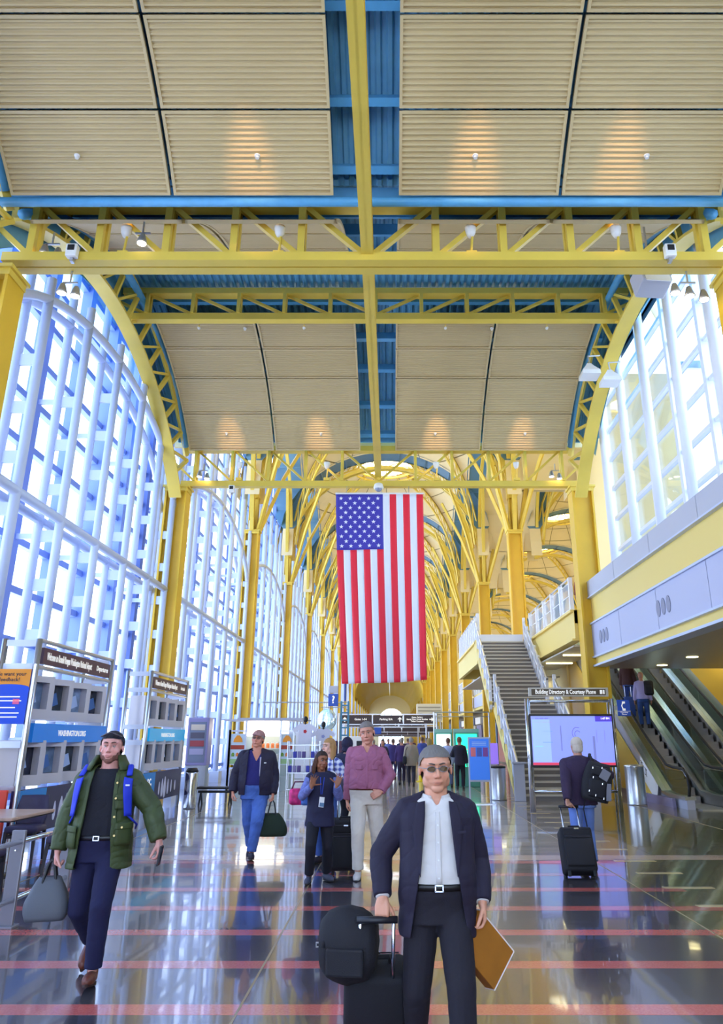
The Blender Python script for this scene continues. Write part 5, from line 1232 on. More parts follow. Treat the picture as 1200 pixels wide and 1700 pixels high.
    # ---- clothes
    def top(s, name, m, z0, off=.014, sleeve=1.0, cut=None, flare=0, amp=.004, rs=1.0, z1=1.47, thick=0, neck=None, it=5, hemcut=True, sl_len=1.0, armoff=None):
        b = MB(); b.loft(s.rings(z0, z1, off, flare)); k = s.k; ao = armoff if armoff is not None else (.55*off + .004)
        for q in (-1, 1):
            rs_ = .054 + ao; b.ell(s.S[q], (rs_*k*1.0,)*3, 14); b.tube([s.T(V3((q*.05, .014, 1.445 + off*.3))*k), s.T(V3((q*.12, .012, 1.415 + off*.3))*k), s.S[q] + V3((0, 0, .004))], 0, 12, rr=[(.035 + off*.4)*k, (.04 + ao*.8)*k, rs_*.98*k])
            if sleeve:
                cap(b, s.S[q], s.E[q], rs_*k*rs, (.044 + ao)*k*rs, 14)
                if sleeve > .5: e = s.E[q].lerp(s.W[q], sl_len); b.tube([s.E[q], s.E[q].lerp(e, .5), e], 0, 14, rr=[(.044+ao)*k*rs, (.041+ao)*k*rs, (.031+ao*.9)*k*rs])
        me = grow(b, max(.0058, s.vox), it + 2); wrinkle(me, amp*k*1.15, seed=hash_(name + m.name)); return finish(me, name, m, s.t, cut, thick)
    def trousers(s, m, name='trousers', off=.018, hem=.05, amp=.004, waist=1.0, wide=1.0, knee=1.0):
        b = MB(); b.loft(s.rings(.80, waist, off)); k = s.k
        for q in (-1, 1):
            cap(b, s.Hp[q], s.K[q], (.086+off)*k*wide, (.060+off)*k*wide*knee, 16); a = s.A[q] - (s.A[q]-s.K[q]).normalized()*(hem - .03)
            b.tube([s.K[q], s.K[q].lerp(a, .5), a], 0, 16, rr=[(.060+off)*k*wide*knee, (.052+off)*k*wide, (.046+off)*k*wide])
        me = grow(b, max(.0075, s.vox), 5); wrinkle(me, amp*k*1.2, (6, 6, 14), seed=hash_(name)); return finish(me, name, m, s.t)
    def shoes(s, m, sole='1a1614', name='shoe'):
        k = s.k
        for q in (-1, 1):
            a = s.A[q]; d = s.footdir(q); p, pitch, yaw = s.feet[q]; up = V3((0, 0, 1)); side = d.cross(up).normalized(); up = side.cross(d).normalized(); base = a - up*.085*k
            def P(f, u): return base + d*f*k + up*u*k
            b = MB(); b.tube([P(-.055, .045), P(-.02, .047), P(.06, .042), P(.13, .036), P(.185, .028), P(.21, .026)], 0, 14, rr=[.03*k, .039*k, .043*k, .046*k, .036*k, .014*k]); b.ell(P(-.04, .045), (.036*k,)*3, 10); cap(b, P(-.01, .05), P(-.012, .10), .04*k, .04*k, 12)
            me = grow(b, .008, 3); A_ = getv(me); A2 = A_ - np.array(base); hh = A2 @ np.array(up); lo = hh < .012; A_ = A_ + np.array(up) * (np.where(lo, .012 - hh, 0))[:, None]; setv(me, A_); o = finish(me, name, m, s.t)
            b = MB(); ri = []
            for u in (0, .018):
                rr = [];
                for i in range(20):
                    an = 2*math.pi*i/20; f = .075 + .142*math.cos(an); w_ = .043*(1 - .12*math.cos(an)) * math.sin(an); rr.append(P(f, u) + side*w_*k)
                ri.append(rr)
            b.loft(ri); b.build('sole', mat('sole_'+sole, sole, .7), o)
    def belt(s, col='2a1a12', z=1.0, off=.022, buckle=True):
        b = MB(); b.loft(s.rings(z - .018, z + .018, off, step=.018)); o = b.build('belt', mat('belt_'+col, col, .4), s.t, True)
        if buckle:
            p = s.surf(s.T(V3((0, 0, z*s.k))).x, z*s.k, off); b = MB(); b.box(p + V3((0, -.004, .014)), (.045, .006, .006)); b.box(p + V3((0, -.004, -.014)), (.045, .006, .006)); b.box(p + V3((-.02, -.004, 0)), (.006, .006, .03)); b.box(p + V3((.02, -.004, 0)), (.006, .006, .03)); b.build('buckle', CHROME, o)
    def collar(s, m, z=1.455, r=.072, h=.035, gap=38, name='collar', drop=.035, open_=.0):
        b = MB(); ri = []; k = s.k; c = s.T(V3((0, .014, 1.45))*k)
        for i in range(21):
            a = R(gap + (360 - 2*gap)*i/20); f = abs(i - 10)/10; dx, dy = math.sin(a), -math.cos(a)
            zt = (z + h - .022*f*f)*k; zb = (z - .008 - drop*f**3)*k; rt = (r - .008)*k; rb = (r + .014 + open_*f)*k
            ri.append([V3((c.x + dx*rt, c.y + dy*rt, zt)), V3((c.x + dx*(rt+.006), c.y + dy*(rt+.006), zt+.002)), V3((c.x + dx*(rb+.006), c.y + dy*(rb+.006) , zb)), V3((c.x + dx*rb, c.y + dy*rb, zb))])
        b.loft(ri); return b.build(name, m, s.t, True)
    def glasses(s, lens='3a2a1a', frame='8a8a8a', z=.008, up=0, back=0):
        b = MB(); P = lambda x, y, zz: s.M @ V3((x, y + back, zz + up))
        for q in (-1, 1):
            b.tube([P(q*(.033 + .024*math.cos(a)), -.096 + .006*abs(math.cos(a)), z + .015*math.sin(a)) for a in [2*math.pi*i/14 for i in range(14)]], .0014, 5, closed=True); b.tube([P(q*.057, -.092, z + .004), P(q*.081*s.wide, -.04, z + .006), P(q*.084*s.wide, .012, z + .004)], .0016, 5)
        b.tube([P(-.01, -.098, z+.004), P(.01, -.098, z+.004)], .0014, 5); g = b.build('glasses', mat('frame_'+frame, frame, .3, metal=.8), s.t, True)
        for q in (-1, 1):
            b = MB(); b.loft([[P(q*(.033 + .023*math.cos(a)), -.0965 + .006*abs(math.cos(a)) + t_, z + .0145*math.sin(a)) for a in [2*math.pi*i/14 for i in range(14)]] for t_ in (0, .0015)]); b.build('lens', mat('lens_'+lens, lens, .35, spec=.25), g)
        return g
_h = {}
def hash_(n): return sum(ord(c)*(i+3) for i, c in enumerate(n)) % 97
def fab(name, col, rough=.85, **k): return mat(name, col, rough, bump=k.pop('bump', .12), bscale=k.pop('bscale', 220), **k)
SHORT = lambda hl=.052, side=.012, back=-.06: (lambda h: ~((h[:, 2] > np.where(h[:, 1] < -.045, hl - .1*np.abs(h[:, 0]), np.where(h[:, 1] < .02, side + (hl - side)*np.clip((-.0 - h[:, 1])/.045, 0, 1), back))) & ~((np.abs(h[:, 0]) > .056) & (h[:, 1] < .034) & (h[:, 2] < .004))))
CR = [('e', (0, .0165, .037), (.0838, .104, .0925)), ('e', (0, .035, -.015), (.075, .08, .078))]
# ---------------------------------------------------------------- 1. man in the dark suit jacket
p = Person('man in dark navy jacket and glasses walking nearest the camera, pulling a black case', (.255, 4.6, 0), 0, 1.632, 1.10, .045, headscale=1.11, feet={-1: ((-.12, .22, .12), 25, 6), 1: ((.11, -.2, .085), -8, 8)},
    hands={-1: dict(w=(-.30, -.08, .875), d=(-.05, -.25, -1), n=(.2, 1, 0), t=(1, -.2, 0), curl=(62, 70, 40), hint=(-.7, .8, 0), tcurl=35), 1: dict(w=(.238, -.05, .845), d=(.1, -.1, -1), n=(-1, .1, 0), t=(0, -1, .1), curl=(35, 45, 30), hint=(.3, .9, 0))},
    head=(4, 3, -2), voxel=.0048, skin='e0a080', wide=1.12, jaw=1.02)
p.eyes('2f241c', '5a4a40', 1.0); p.glasses('5f4526', '9a9aa0')
p.hair('77706a', CR, SHORT(.068, .012, -.055), .005, .002)
SHW = fab('white_shirt_cloth', 'dcd6d0', .75, bump=.08); SUIT = fab('navy_suit_cloth', '221b30', .8, bump=.1); SUITT = fab('charcoal_trouser_cloth', '1e1a24', .85)
vcut = lambda zb, sl, x0=0: (lambda a: (a[:, 1] < .0) & (a[:, 2] > zb) & (np.abs(a[:, 0] - x0) < (a[:, 2] - zb)*sl))
p.top('shirt', SHW, .98, .012, amp=.005, cut=vcut(1.325, .55), thick=.002)
p.collar(SHW, z=1.458, r=.086, gap=22, drop=.065, h=.040)
k = p.k
p.strip([(-.016, .94), (-.012, 1.30)], [(.016, .94), (.014, 1.30)], .014, 'placket', SHW, .004)
for q in range(4): b = MB(); c = p.surf(.0, .98 + .085*q, .02); b.lathe([(.005, 0), (.005, .003)], 8); b.build('button', WHITEP, p.t, loc=c, rot=(R(90), 0, 0))
p.trousers(SUITT, waist=1.0, wide=1.05); p.belt('15110f', 1.0, .022)
def op(w0, w1, zb=.72, zc=1.36, cx0=0, cx1=0):
    return lambda a: (a[:, 1] < .0) & (np.abs(a[:, 0] - (cx0 + (cx1-cx0)*np.clip((zc - a[:, 2])/(zc-zb), 0, 1))) < np.where(a[:, 2] > zc, np.maximum(w0, .078), w0 + (w1-w0)*np.clip((zc - a[:, 2])/(zc-zb), 0, 1)**1.6))
p.top('jacket', SUIT, .74, .034, amp=.006, flare=.02, cut=op(.072, .15, .70, 1.35), thick=.004, sl_len=.96, rs=.98, z1=1.44)
for q in (-1, 1):
    p.strip([(q*.066, 1.355), (q*.068, 1.29), (q*.085, 1.12), (q*.098, .99)], [(q*.112, 1.345), (q*.140, 1.23), (q*.125, 1.12), (q*.102, .985)], .040, 'lapel', SUIT, .007)
b = MB(); c = p.T(V3((0, .016, 1.45))*k); b.loft([[V3((c.x + math.sin(a)*rr, c.y - math.cos(a)*rr, zz)) for rr, zz in ((.076, 1.395), (.084, 1.40), (.108, 1.355), (.1, 1.35))] for a in [R(70 + 220*i/16) for i in range(17)]]); b.build('jacket_collar', SUIT, p.t, True)
b = MB(); b.box(p.surf(.115, 1.20, .046), (.075, .006, .012), M=Matrix.Rotation(R(-6), 3, 'Y')); b.build('breast_pocket', SUIT, p.t)
p.shoes(mat('black_leather', '141214', .3))
SUITP = p
# ---------------------------------------------------------------- 2. man in the green jacket
p = Person('bearded man in an open olive green jacket and blue trousers carrying a grey bag', (-2.25, 6.4, 0), 4, 1.735, 1.10, .03, feet={-1: ((-.08, .30, .20), 35, 4), 1: ((.085, -.16, .10), -10, 6)},
    hands={-1: dict(w=(-.315, -.02, .87), d=(-.02, 0, -1), n=(1, .2, 0), t=(0, -1, 0), curl=(60, 70, 40), hint=(-.8, .6, 0)), 1: dict(w=(.455, -.08, .94), d=(.25, -.15, -1), n=(-1, .3, 0), t=(0, -1, 0), curl=(35, 45, 30), hint=(.8, .5, .2))},
    head=(3, -4, 1), voxel=.005, skin='e3a294', wide=1.08, jaw=1.02)
p.stub = .62; p.stubc = (.11, .06, .045); p.paint(p.bodyo.data, 'd09080') if False else None
p.eyes('3a2a22', '4a3028', .6, .007)
p.hair('1d1722', CR, SHORT(.064, .004, -.05), .005, .0015)
# stubble shell
b = MB(); head_parts(b, p.M @ Matrix.Scale(1.012, 4), p.wide, p.jaw, False); me = grow(b, .006, 2); Mi = np.array(p.M.inverted())
def bcut(a):
    h = a @ Mi[:3, :3].T + Mi[:3, 3]; mouth = (np.abs(h[:, 0]) < .024) & (h[:, 2] > -.074) & (h[:, 2] < -.052) & (h[:, 1] < -.05)
    return (h[:, 2] > np.where(np.abs(h[:, 0]) > .055, -.030, -.054)) | (h[:, 1] > -.002) | mouth
finish(me, 'beard', mat('beard_brown', '8a5a4c', .8, bump=.4, bscale=200), p.t, cut=bcut)
b = MB(); b.tube([p.M @ V3((x, -.06 - .028*(1 - (x/.075)**2), .108 - .03*abs(x)/.075)) for x in [-.08 + .16*i/12 for i in range(13)]], 0, 6, rr=[.006 + .006*abs(math.sin(i*math.pi/6)) for i in range(13)], flat=.6); b.build('sunglasses', mat('dark_lens', '3a2f3a', .1, spec=.9), p.t, True)
KN = fab('black_knit', '1b1b25', .9, bump=.2, bscale=160); OLV = fab('olive_wax_cloth', '3d4a24', .62, bump=.12, bscale=60, var=.18, vscale=9); NVY = fab('navy_chino', '16163e', .85)
p.top('sweater', KN, .93, .016, amp=.005); p.collar(mat('pale_stripe_shirt', 'e6c9bf', .7), r=.072, gap=24, h=.03, drop=.03)
p.trousers(NVY, waist=.99, hem=.05, wide=1.02); p.belt('121018', .975, .02)
p.top('jacket', OLV, .76, .042, amp=.009, flare=.03, cut=op(.085, .135, .74, 1.46, .0, -.01), thick=.005, rs=1.06, sl_len=.98)
for q, mm in ((-1, OLV), (1, OLV)):
    p.strip([(q*.085, 1.43), (q*.10, 1.2), (q*.125, .98), (q*.15, .80)], [(q*.115, 1.43), (q*.128, 1.2), (q*.15, .98), (q*.18, .80)], .046, 'front_band', OLV, .006)
b = MB(); c = p.T(V3((0, .02, 1.46))*p.k); ri = []
for i in range(19):
    a = R(42 + 276*i/18); f = (i - 9)/9; bo = .10 if f < 0 else .09; ri.append([V3((c.x + math.sin(a)*rr*(1.25 if f > 0 else 1.05), c.y - math.cos(a)*rr, zz)) for rr, zz in ((.088, 1.55), (.098, 1.56), (.155, 1.455), (.145, 1.44))])
b.loft(ri); b.build('jacket_collar', OLV, p.t, True)
for x, z, w_, h_ in ((.19, .99, .10, .15), (-.195, .97, .09, .15), (.165, 1.22, .09, .1)):
    p.strip([(x - w_/2, z - h_/2), (x - w_/2, z + h_/2)], [(x + w_/2, z - h_/2), (x + w_/2, z + h_/2)], .058, 'pocket', OLV, .012); p.strip([(x - w_/2 - .006, z + h_/2 - .035), (x - w_/2 - .006, z + h_/2 + .01)], [(x + w_/2 + .006, z + h_/2 - .035), (x + w_/2 + .006, z + h_/2 + .01)], .07, 'pocket_flap', OLV, .006)
for x, z in ((.12, 1.36), (.125, 1.25), (.13, 1.12), (.145, .99), (.19, 1.045)): b = MB(); b.lathe([(.008, 0), (.008, .004)], 8); b.build('button', mat('brass_snap', 'b8a06a', .3, metal=.8), p.t, loc=p.surf(x, z, .09), rot=(R(90), 0, 0))
p.shoes(mat('brown_leather', '6b3424', .45), '3a2018')
GRN = p
# ---------------------------------------------------------------- 3. man in cap and blue jeans
p = Person('heavy-set man in a cap, dark jacket and blue jeans carrying a dark green holdall', (-2.07, 12.3, 0), 6, 1.80, 1.20, .05, feet={-1: ((-.05, .35, .14), 30, 5), 1: ((.0, -.12, .10), -5, 6)},
    hands={-1: dict(w=(-.33, -.05, .93), d=(.0, -.1, -1), n=(1, .2, 0), curl=(30, 40, 20)), 1: dict(w=(.27, -.05, .90), d=(.05, 0, -1), n=(-1, 0, 0), curl=(62, 70, 40))}, head=(-12, -8, 6), voxel=.007, skin='dd9478', wide=1.08)
p.eyes('3a2a22', '8a7a70', 1); p.glasses('6a4a3a', '5a5a60')
CAPM = fab('faded_cap', 'a87a72', .8)
p.hair('9a928c', CR, SHORT(.03, .01, -.05), .008, .002)
p.hair('b08078', [('e', (0, .014, .045), (.088, .108, .092))], lambda h: h[:, 2] < .045, .008, .001, 'cap')
b = MB(); b.loft([[p.M @ V3((x, -.075 - d*(1 - (x/.075)**2)**.5 if abs(x) < .0749 else -.075, zz - .012*d/.07)) for x in [-.075 + .15*i/12 for i in range(13)]] + [p.M @ V3((x, -.05, zz + .01)) for x in [.075 - .15*i/12 for i in range(13)]] for d, zz in ((.075, .05), (.075, .056))]); b.build('brim', CAPM, p.t)
JKT = fab('dark_purple_shell', '211a33', .7); POLO = fab('royal_polo', '27246a', .85); JEAN = fab('mid_blue_denim', '4f70b8', .9, var=.15, vscale=5)
p.top('shirt', POLO, .99, .016, amp=.004, cut=vcut(1.36, .5), thick=.002); p.collar(POLO, r=.085, gap=45, drop=.05, open_=.02)
p.trousers(JEAN, wide=1.12, knee=1.1, amp=.008)
p.top('jacket', JKT, .86, .045, amp=.008, cut=op(.09, .11, .86, 1.45, -.03, -.04), thick=.005, rs=1.1, sl_len=1.02)
p.collar(JKT, z=1.47, r=.085, gap=50, h=.03, drop=.05, open_=.03, name='jacket_collar')
p.strip([(.055, 1.42), (.06, 1.15)], [(.075, 1.42), (.068, 1.15)], .05, 'zip_flap', mat('pale_lining', 'b9b2c8', .6), .006)
p.strip([(.12, 1.33), (.12, 1.345)], [(.155, 1.33), (.155, 1.345)], .06, 'chest_logo', WHITEP, .003)
p.shoes(fab('dark_trainer', '2f2835', .7)); JNS = p
# ---------------------------------------------------------------- 4. woman with raised hands
p = Person('woman with braids in a navy vest raising both open hands', (-.90, 10.35, 0), 8, 1.52, .98, .01, headscale=1.12, feet={-1: ((-.12, -.05, .085), 0, 12), 1: ((.10, .12, .085), 0, 25)},
    hands={-1: dict(w=(-.13, -.23, 1.12), d=(.25, -.1, 1), n=(.2, -1, .1), t=(1, 0, 0), curl=(6, 8, 6), spread=13, hint=(-.6, .0, -1), thumb=(.3, .95, .1), tcurl=4), 1: dict(w=(.19, -.23, 1.13), d=(.3, -.1, 1), n=(-.2, -1, .1), t=(-1, 0, 0), curl=(6, 8, 6), spread=13, hint=(.4, 0, -1), thumb=(.3, .95, .1), tcurl=4)},
    head=(22, 4, 6), voxel=.006, skin='9c6244', wide=.98, sh=.16)
p.eyes('1f1410', '2a1a14')
p.hair('2f1c16', CR + [('e', (0, .05, -.06), (.075, .05, .09))], SHORT(.07, .0, -.16), .007, .004)
b = MB()
for i in range(22):
    a = R(-120 + 240*i/21); x0, y0 = .078*math.sin(a), .03 + .085*math.cos(a)
    L = .19 + .03*math.sin(i*2.1); b.tube([p.M @ V3((x0*.8, y0*.9, .07)), p.M @ V3((x0*1.08, y0, .0)), p.M @ V3((x0*1.25, y0*1.05, -.09)), p.M @ V3((x0*1.3, y0*1.0 - .01, -L))], 0, 6, rr=[.009, .010, .010, .006])
b.build('braids', mat('braid_brown', '5a3420', .8, bump=.6, bscale=120), p.t, True)
VEST = fab('navy_vest', '19183a', .75); SLV = fab('grey_blue_knit', '6f78b4', .9, var=.25, vscale=30); BLK = fab('black_trouser', '14121f', .85)
p.top('shirt', SLV, .95, .012, amp=.005, armoff=.022, sl_len=.97); p.top('vest', VEST, .74, .034, sleeve=0, amp=.005, thick=.004, flare=.03); p.collar(VEST, r=.075, gap=30, h=.03, drop=.03)
p.trousers(BLK, wide=1.02, waist=1.0)
p.strip([(-.02, 1.22), (-.01, 1.02)], [(-.012, 1.22), (-.002, 1.02)], .05, 'lanyard', mat('blue_ribbon', '2a4fd0', .6), .003); p.strip([(.03, 1.22), (.004, 1.02)], [(.038, 1.22), (.012, 1.02)], .05, 'lanyard', mat('blue_ribbon', '2a4fd0'), .003)
b = MB(); b.rbox(p.surf(.005, .93, .062), (.065, .006, .12), .003, M=Matrix.Rotation(R(6), 3, 'Y')); bd = b.build('badge', WHITEP, p.t); b = MB(); b.box(p.surf(.008, .90, .066), (.055, .006, .045), M=Matrix.Rotation(R(6), 3, 'Y')); b.build('badge_print', mat('badge_ink', '5a7fa0', .5), bd)
p.shoes(fab('grey_trainer', '4a4a5a', .7)); VW = p
# ---------------------------------------------------------------- 5. man in the purple shirt
p = Person('tall man in dusty pink shirt and cream trousers, thumb in belt', (-.33, 10.75, 0), 4, 1.89, 1.12, .04, headscale=1.12, lean=(0, -.01), feet={-1: ((-.10, -.12, .09), 0, 8), 1: ((.17, .28, .13), 22, 10)},
    hands={-1: dict(w=(-.25, .02, .90), d=(0, 0, -1), n=(1, 0, 0), curl=(35, 40, 30), hint=(-.4, 1, 0)), 1: dict(w=(.185, -.19, 1.03), d=(-.75, -.15, -.35), n=(-.1, 1, -.3), t=(-.2, 0, 1), curl=(35, 40, 25), hint=(1, .6, 0))},
    head=(-10, 6, -8), voxel=.006, skin='dc9a80', wide=1.05, jaw=1.05)
p.eyes('3a2a22', '6a5a50'); p.hair('857b74', CR, SHORT(.068, .012, -.05), .006, .002)
PNK = fab('dusty_pink_cotton', 'a86480', .8, bump=.08); CRM = fab('cream_chino', 'e0d6c8', .85)
p.top('shirt', PNK, .98, .024, amp=.009, rs=1.12, cut=vcut(1.50, .5), thick=.002); p.collar(PNK, z=1.452, r=.086, gap=28, h=.035, drop=.055)
p.trousers(CRM, wide=1.06, waist=1.0, amp=.006); p.belt('5a2a1a', .985, .021, False)
p.strip([(-.014, 1.06), (-.012, 1.46)], [(.014, 1.06), (.012, 1.46)], .029, 'placket', PNK, .004)
p.strip([(.06, 1.30), (.06, 1.34), (.06, 1.355)], [(.155, 1.30), (.155, 1.34), (.155, 1.355)], .034, 'pocket_flap', PNK, .007); p.strip([(-.15, 1.30), (-.15, 1.355)], [(-.06, 1.30), (-.06, 1.355)], .034, 'pocket_flap', PNK, .007)
p.shoes(fab('pale_trainer', 'd8cfc8', .6), '2a2422'); PK = p
# ---------------------------------------------------------------- 6. blonde woman
p = Person('blonde woman in a blue and white plaid shirt standing behind the woman in the vest', (-.93, 11.9, 0), -20, 1.69, .92, 0, head=(-30, 0, 0), voxel=.007, skin='eab8a2', wide=.96, sh=.165,
    hands={1: dict(w=(.16, -.22, 1.12), d=(.1, -.8, .3), n=(-.8, 0, .4), t=(0, 0, 1), curl=(30, 35, 20))})
p.eyes('4a5a6a', '8a6a48'); 
p.hair('b88a54', CR + [('c', (-.06, .03, .03), (-.075, .01, -.2), .035, .022), ('c', (.06, .03, .03), (.085, .0, -.22), .035, .022), ('c', (0, .07, 0), (0, .07, -.21), .065, .04), ('c', (-.04, .06, 0), (-.06, .05, -.2), .045, .03), ('c', (.04, .06, 0), (.06, .05, -.2), .045, .03)],
       lambda h: (h[:, 1] < -.03) & (h[:, 2] < .055) & (np.abs(h[:, 0]) < .068), .007, .004)
def plaid():
    m = bpy.data.materials.new('plaid_cotton'); m.use_nodes = True; n = m.node_tree.nodes; l = m.node_tree.links; p_ = n['Principled BSDF']; p_.inputs['Roughness'].default_value = .85
    t = n.new('ShaderNodeTexCoord'); w1 = n.new('ShaderNodeTexWave'); w1.wave_type = 'BANDS'; w1.bands_direction = 'X'; w1.inputs['Scale'].default_value = 4.5; w2 = n.new('ShaderNodeTexWave'); w2.bands_direction = 'Z'; w2.inputs['Scale'].default_value = 4.5
    l.new(t.outputs['Object'], w1.inputs[0]); l.new(t.outputs['Object'], w2.inputs[0]); a = n.new('ShaderNodeMath'); a.operation = 'ADD'; l.new(w1.outputs['Fac'], a.inputs[0]); l.new(w2.outputs['Fac'], a.inputs[1])
    r = n.new('ShaderNodeValToRGB'); r.color_ramp.elements[0].color = srgb('4a56a8'); r.color_ramp.elements[1].color = srgb('eef0fa'); r.color_ramp.elements[0].position = .25; r.color_ramp.elements[1].position = .75; d = n.new('ShaderNodeMath'); d.operation = 'MULTIPLY'; d.inputs[1].default_value = .5; l.new(a.outputs[0], d.inputs[0]); l.new(d.outputs[0], r.inputs[0]); l.new(r.outputs[0], p_.inputs['Base Color']); return m
PLD = plaid(); p.top('shirt', PLD, .86, .024, amp=.006); p.collar(PLD, r=.075, gap=35); p.trousers(JEAN); p.shoes(fab('dark_trainer', '2f2835')); BL = p
# ---------------------------------------------------------------- 7. person in a hood behind
p = Person('person in a dark hooded coat behind the blonde woman', (-.8, 14.6, 0), 150, 1.70, 1.1, voxel=.012, skin='b08068', detail=False)
DK = fab('dark_navy_coat', '1d1b3a', .8); p.hair('221d3d', [('e', (0, .02, .02), (.1, .12, .12)), ('e', (0, .03, -.08), (.1, .1, .06))], lambda h: (h[:, 1] < -.06) & (h[:, 2] < .07), .012, .004, 'hood'); p.top('coat', DK, .70, .05, flare=.03, rs=1.1); p.trousers(BLK); p.shoes(BLACKR)
# ---------------------------------------------------------------- 8. grey-haired man seen from behind
p = Person('white-haired man in a dark fleece seen from behind, backpack on one shoulder', (2.66, 11.35, 0), 184, 1.70, 1.22, .03, feet={-1: ((-.1, .05, .085), 0, 10), 1: ((.1, .3, .13), 25, 6)},
    hands={1: dict(w=(.27, .27, .89), d=(.05, .5, -1), n=(-.5, .9, 0), t=(-1, -.3, 0), curl=(62, 70, 40), hint=(.7, .9, 0)), -1: dict(w=(-.25, -.12, 1.12), d=(.4, -1, .1), n=(1, 0, 0), curl=(50, 50, 30), hint=(-1, .4, -.3))}, head=(0, 8, 0), voxel=.007, skin='c58e74', wide=1.02)
p.hair('cdbfae', CR + [('e', (0, .04, -.04), (.073, .068, .07))], SHORT(.05, .0, -.095), .007, .004)
FLC = fab('plum_fleece', '3a2c46', .95, bump=.3, bscale=120); LJ = fab('light_blue_denim', '6b88cc', .9, var=.12, vscale=5)
p.top('fleece', FLC, .84, .036, amp=.007, rs=1.08, thick=.004); p.collar(FLC, z=1.46, r=.078, gap=30, h=.045); p.trousers(LJ, wide=1.02); p.shoes(fab('dark_trainer', '2f2835')); OLD = p
# ---------------------------------------------------------------- 9. escalator riders, balcony figure
def simple(label, loc, rz, H, topc, legc, hairc='2f241e', skin='b98268', coat=.80, build=1.0, feet=None, hands=None, vox=.015, group=None, long=False, off=.03):
    p = Person(label, loc, rz, H, build, voxel=vox, skin=skin, detail=False, feet=feet, hands=hands, group=group)
    p.hair(hairc, CR + ([('c', (0, .06, 0), (0, .06, -.2), .07, .04)] if long else []), (lambda h: (h[:, 1] < -.03) & (h[:, 2] < .05)) if long else SHORT(.055, .01, -.06), vox*.8, .002)
    p.top('top', fab('cloth_' + topc, topc), coat, off, amp=.006, rs=1.05); p.trousers(fab('cloth_' + legc, legc)); p.shoes(mat('shoe_dark', '1c181c', .6)); return p
simple('man in a pale lilac shirt with a dark backpack riding up the left escalator', (8.02, 24.75, 2.0), 165, 1.72, 'b9b0e0', '34508c', 'c09080', coat=.9)
simple('person in a brown jacket ahead on the left escalator, arms folded on a case', (7.95, 25.9, 2.55), 150, 1.72, '4a2c2c', '4a62b0', '3a2620', coat=.85)
simple('person leaning on the balcony railing at the upper right', (6.75, 26.4, 5.7), 20, 1.6, '8a4a3c', '3a3040', '4a3020')
WF = lambda q: {-1: ((-.08, .22*q, .13 if q > 0 else .09), 25 if q > 0 else -5, 4), 1: ((.08, -.22*q, .09 if q > 0 else .13), -5 if q > 0 else 25, 4)}
simple('man in a black shirt standing at the green information kiosk', (2.45, 28.4, 0), 175, 1.75, '232030', '1c1826', '6a4a3a', hands={1: dict(w=(.2, -.25, 1.1), d=(0, -1, .2), n=(-1, 0, 0), curl=(20, 20, 10))})
simple('person in a pale blue top beside the white information kiosk', (2.12, 29.4, 0), 180, 1.72, 'a9b8dc', '5a5f7a', '6a4030')
simple('walker in a khaki coat with dark legs, seen from behind among the crowd', (.77, 30.5, 0), 180, 1.74, '948878', '2a2834', '8f8a88', coat=.72, feet=WF(1), off=.05)
simple('blonde walker in a royal blue outfit seen from behind, right of the khaki coat', (1.18, 24.5, 0), 182, 1.70, '323a9a', '2f3690', 'a08a50', coat=.72, feet=WF(-1), long=True)
cw = [(-.35, 33, '2c2740', '231f33'), (.1, 36, '3a2f6a', '2a2548'), (.42, 31.5, '39255c', '2c2440'), (.55, 39, '2b2438', '22202c'), (1.5, 38, '3f4f9f', '2a2a44'), (-.9, 41, '5a4a6a', '3a3448'), (-.15, 46, '6a78b4', '2f2a44'), (1.0, 47, '7a6a7a', '2a2430'), (2.0, 45, 'c0b0c0', '3a3444'), (-1.6, 50, '3a3050', '2a2438'), (.6, 55, '27304f', '231f2c'), (1.6, 58, '50324a', '231f2c'), (-.6, 60, '302c50', '231f2c'), (2.4, 52, '2f4a8a', '2a2a40')]
nm = ['dark plum', 'violet', 'dark purple', 'charcoal', 'cobalt blue', 'mauve', 'pale blue', 'dusty grey', 'pale pink', 'dark slate', 'deep navy', 'maroon', 'indigo', 'bright blue']
for i, (x, y, a_, b_) in enumerate(cw):
    simple(f'distant walker in a {nm[i]} coat among the crowd under the overhead signs', (x, y, 0), 180 if i % 3 else 0, 1.66 + .03*(i % 5), a_, b_, ['2f241e', '6a5040', '8a8078'][i % 3], coat=.74 if i % 2 else .85, feet=WF(1 if i % 2 else -1), vox=.024, group='distant walkers far down the hall')
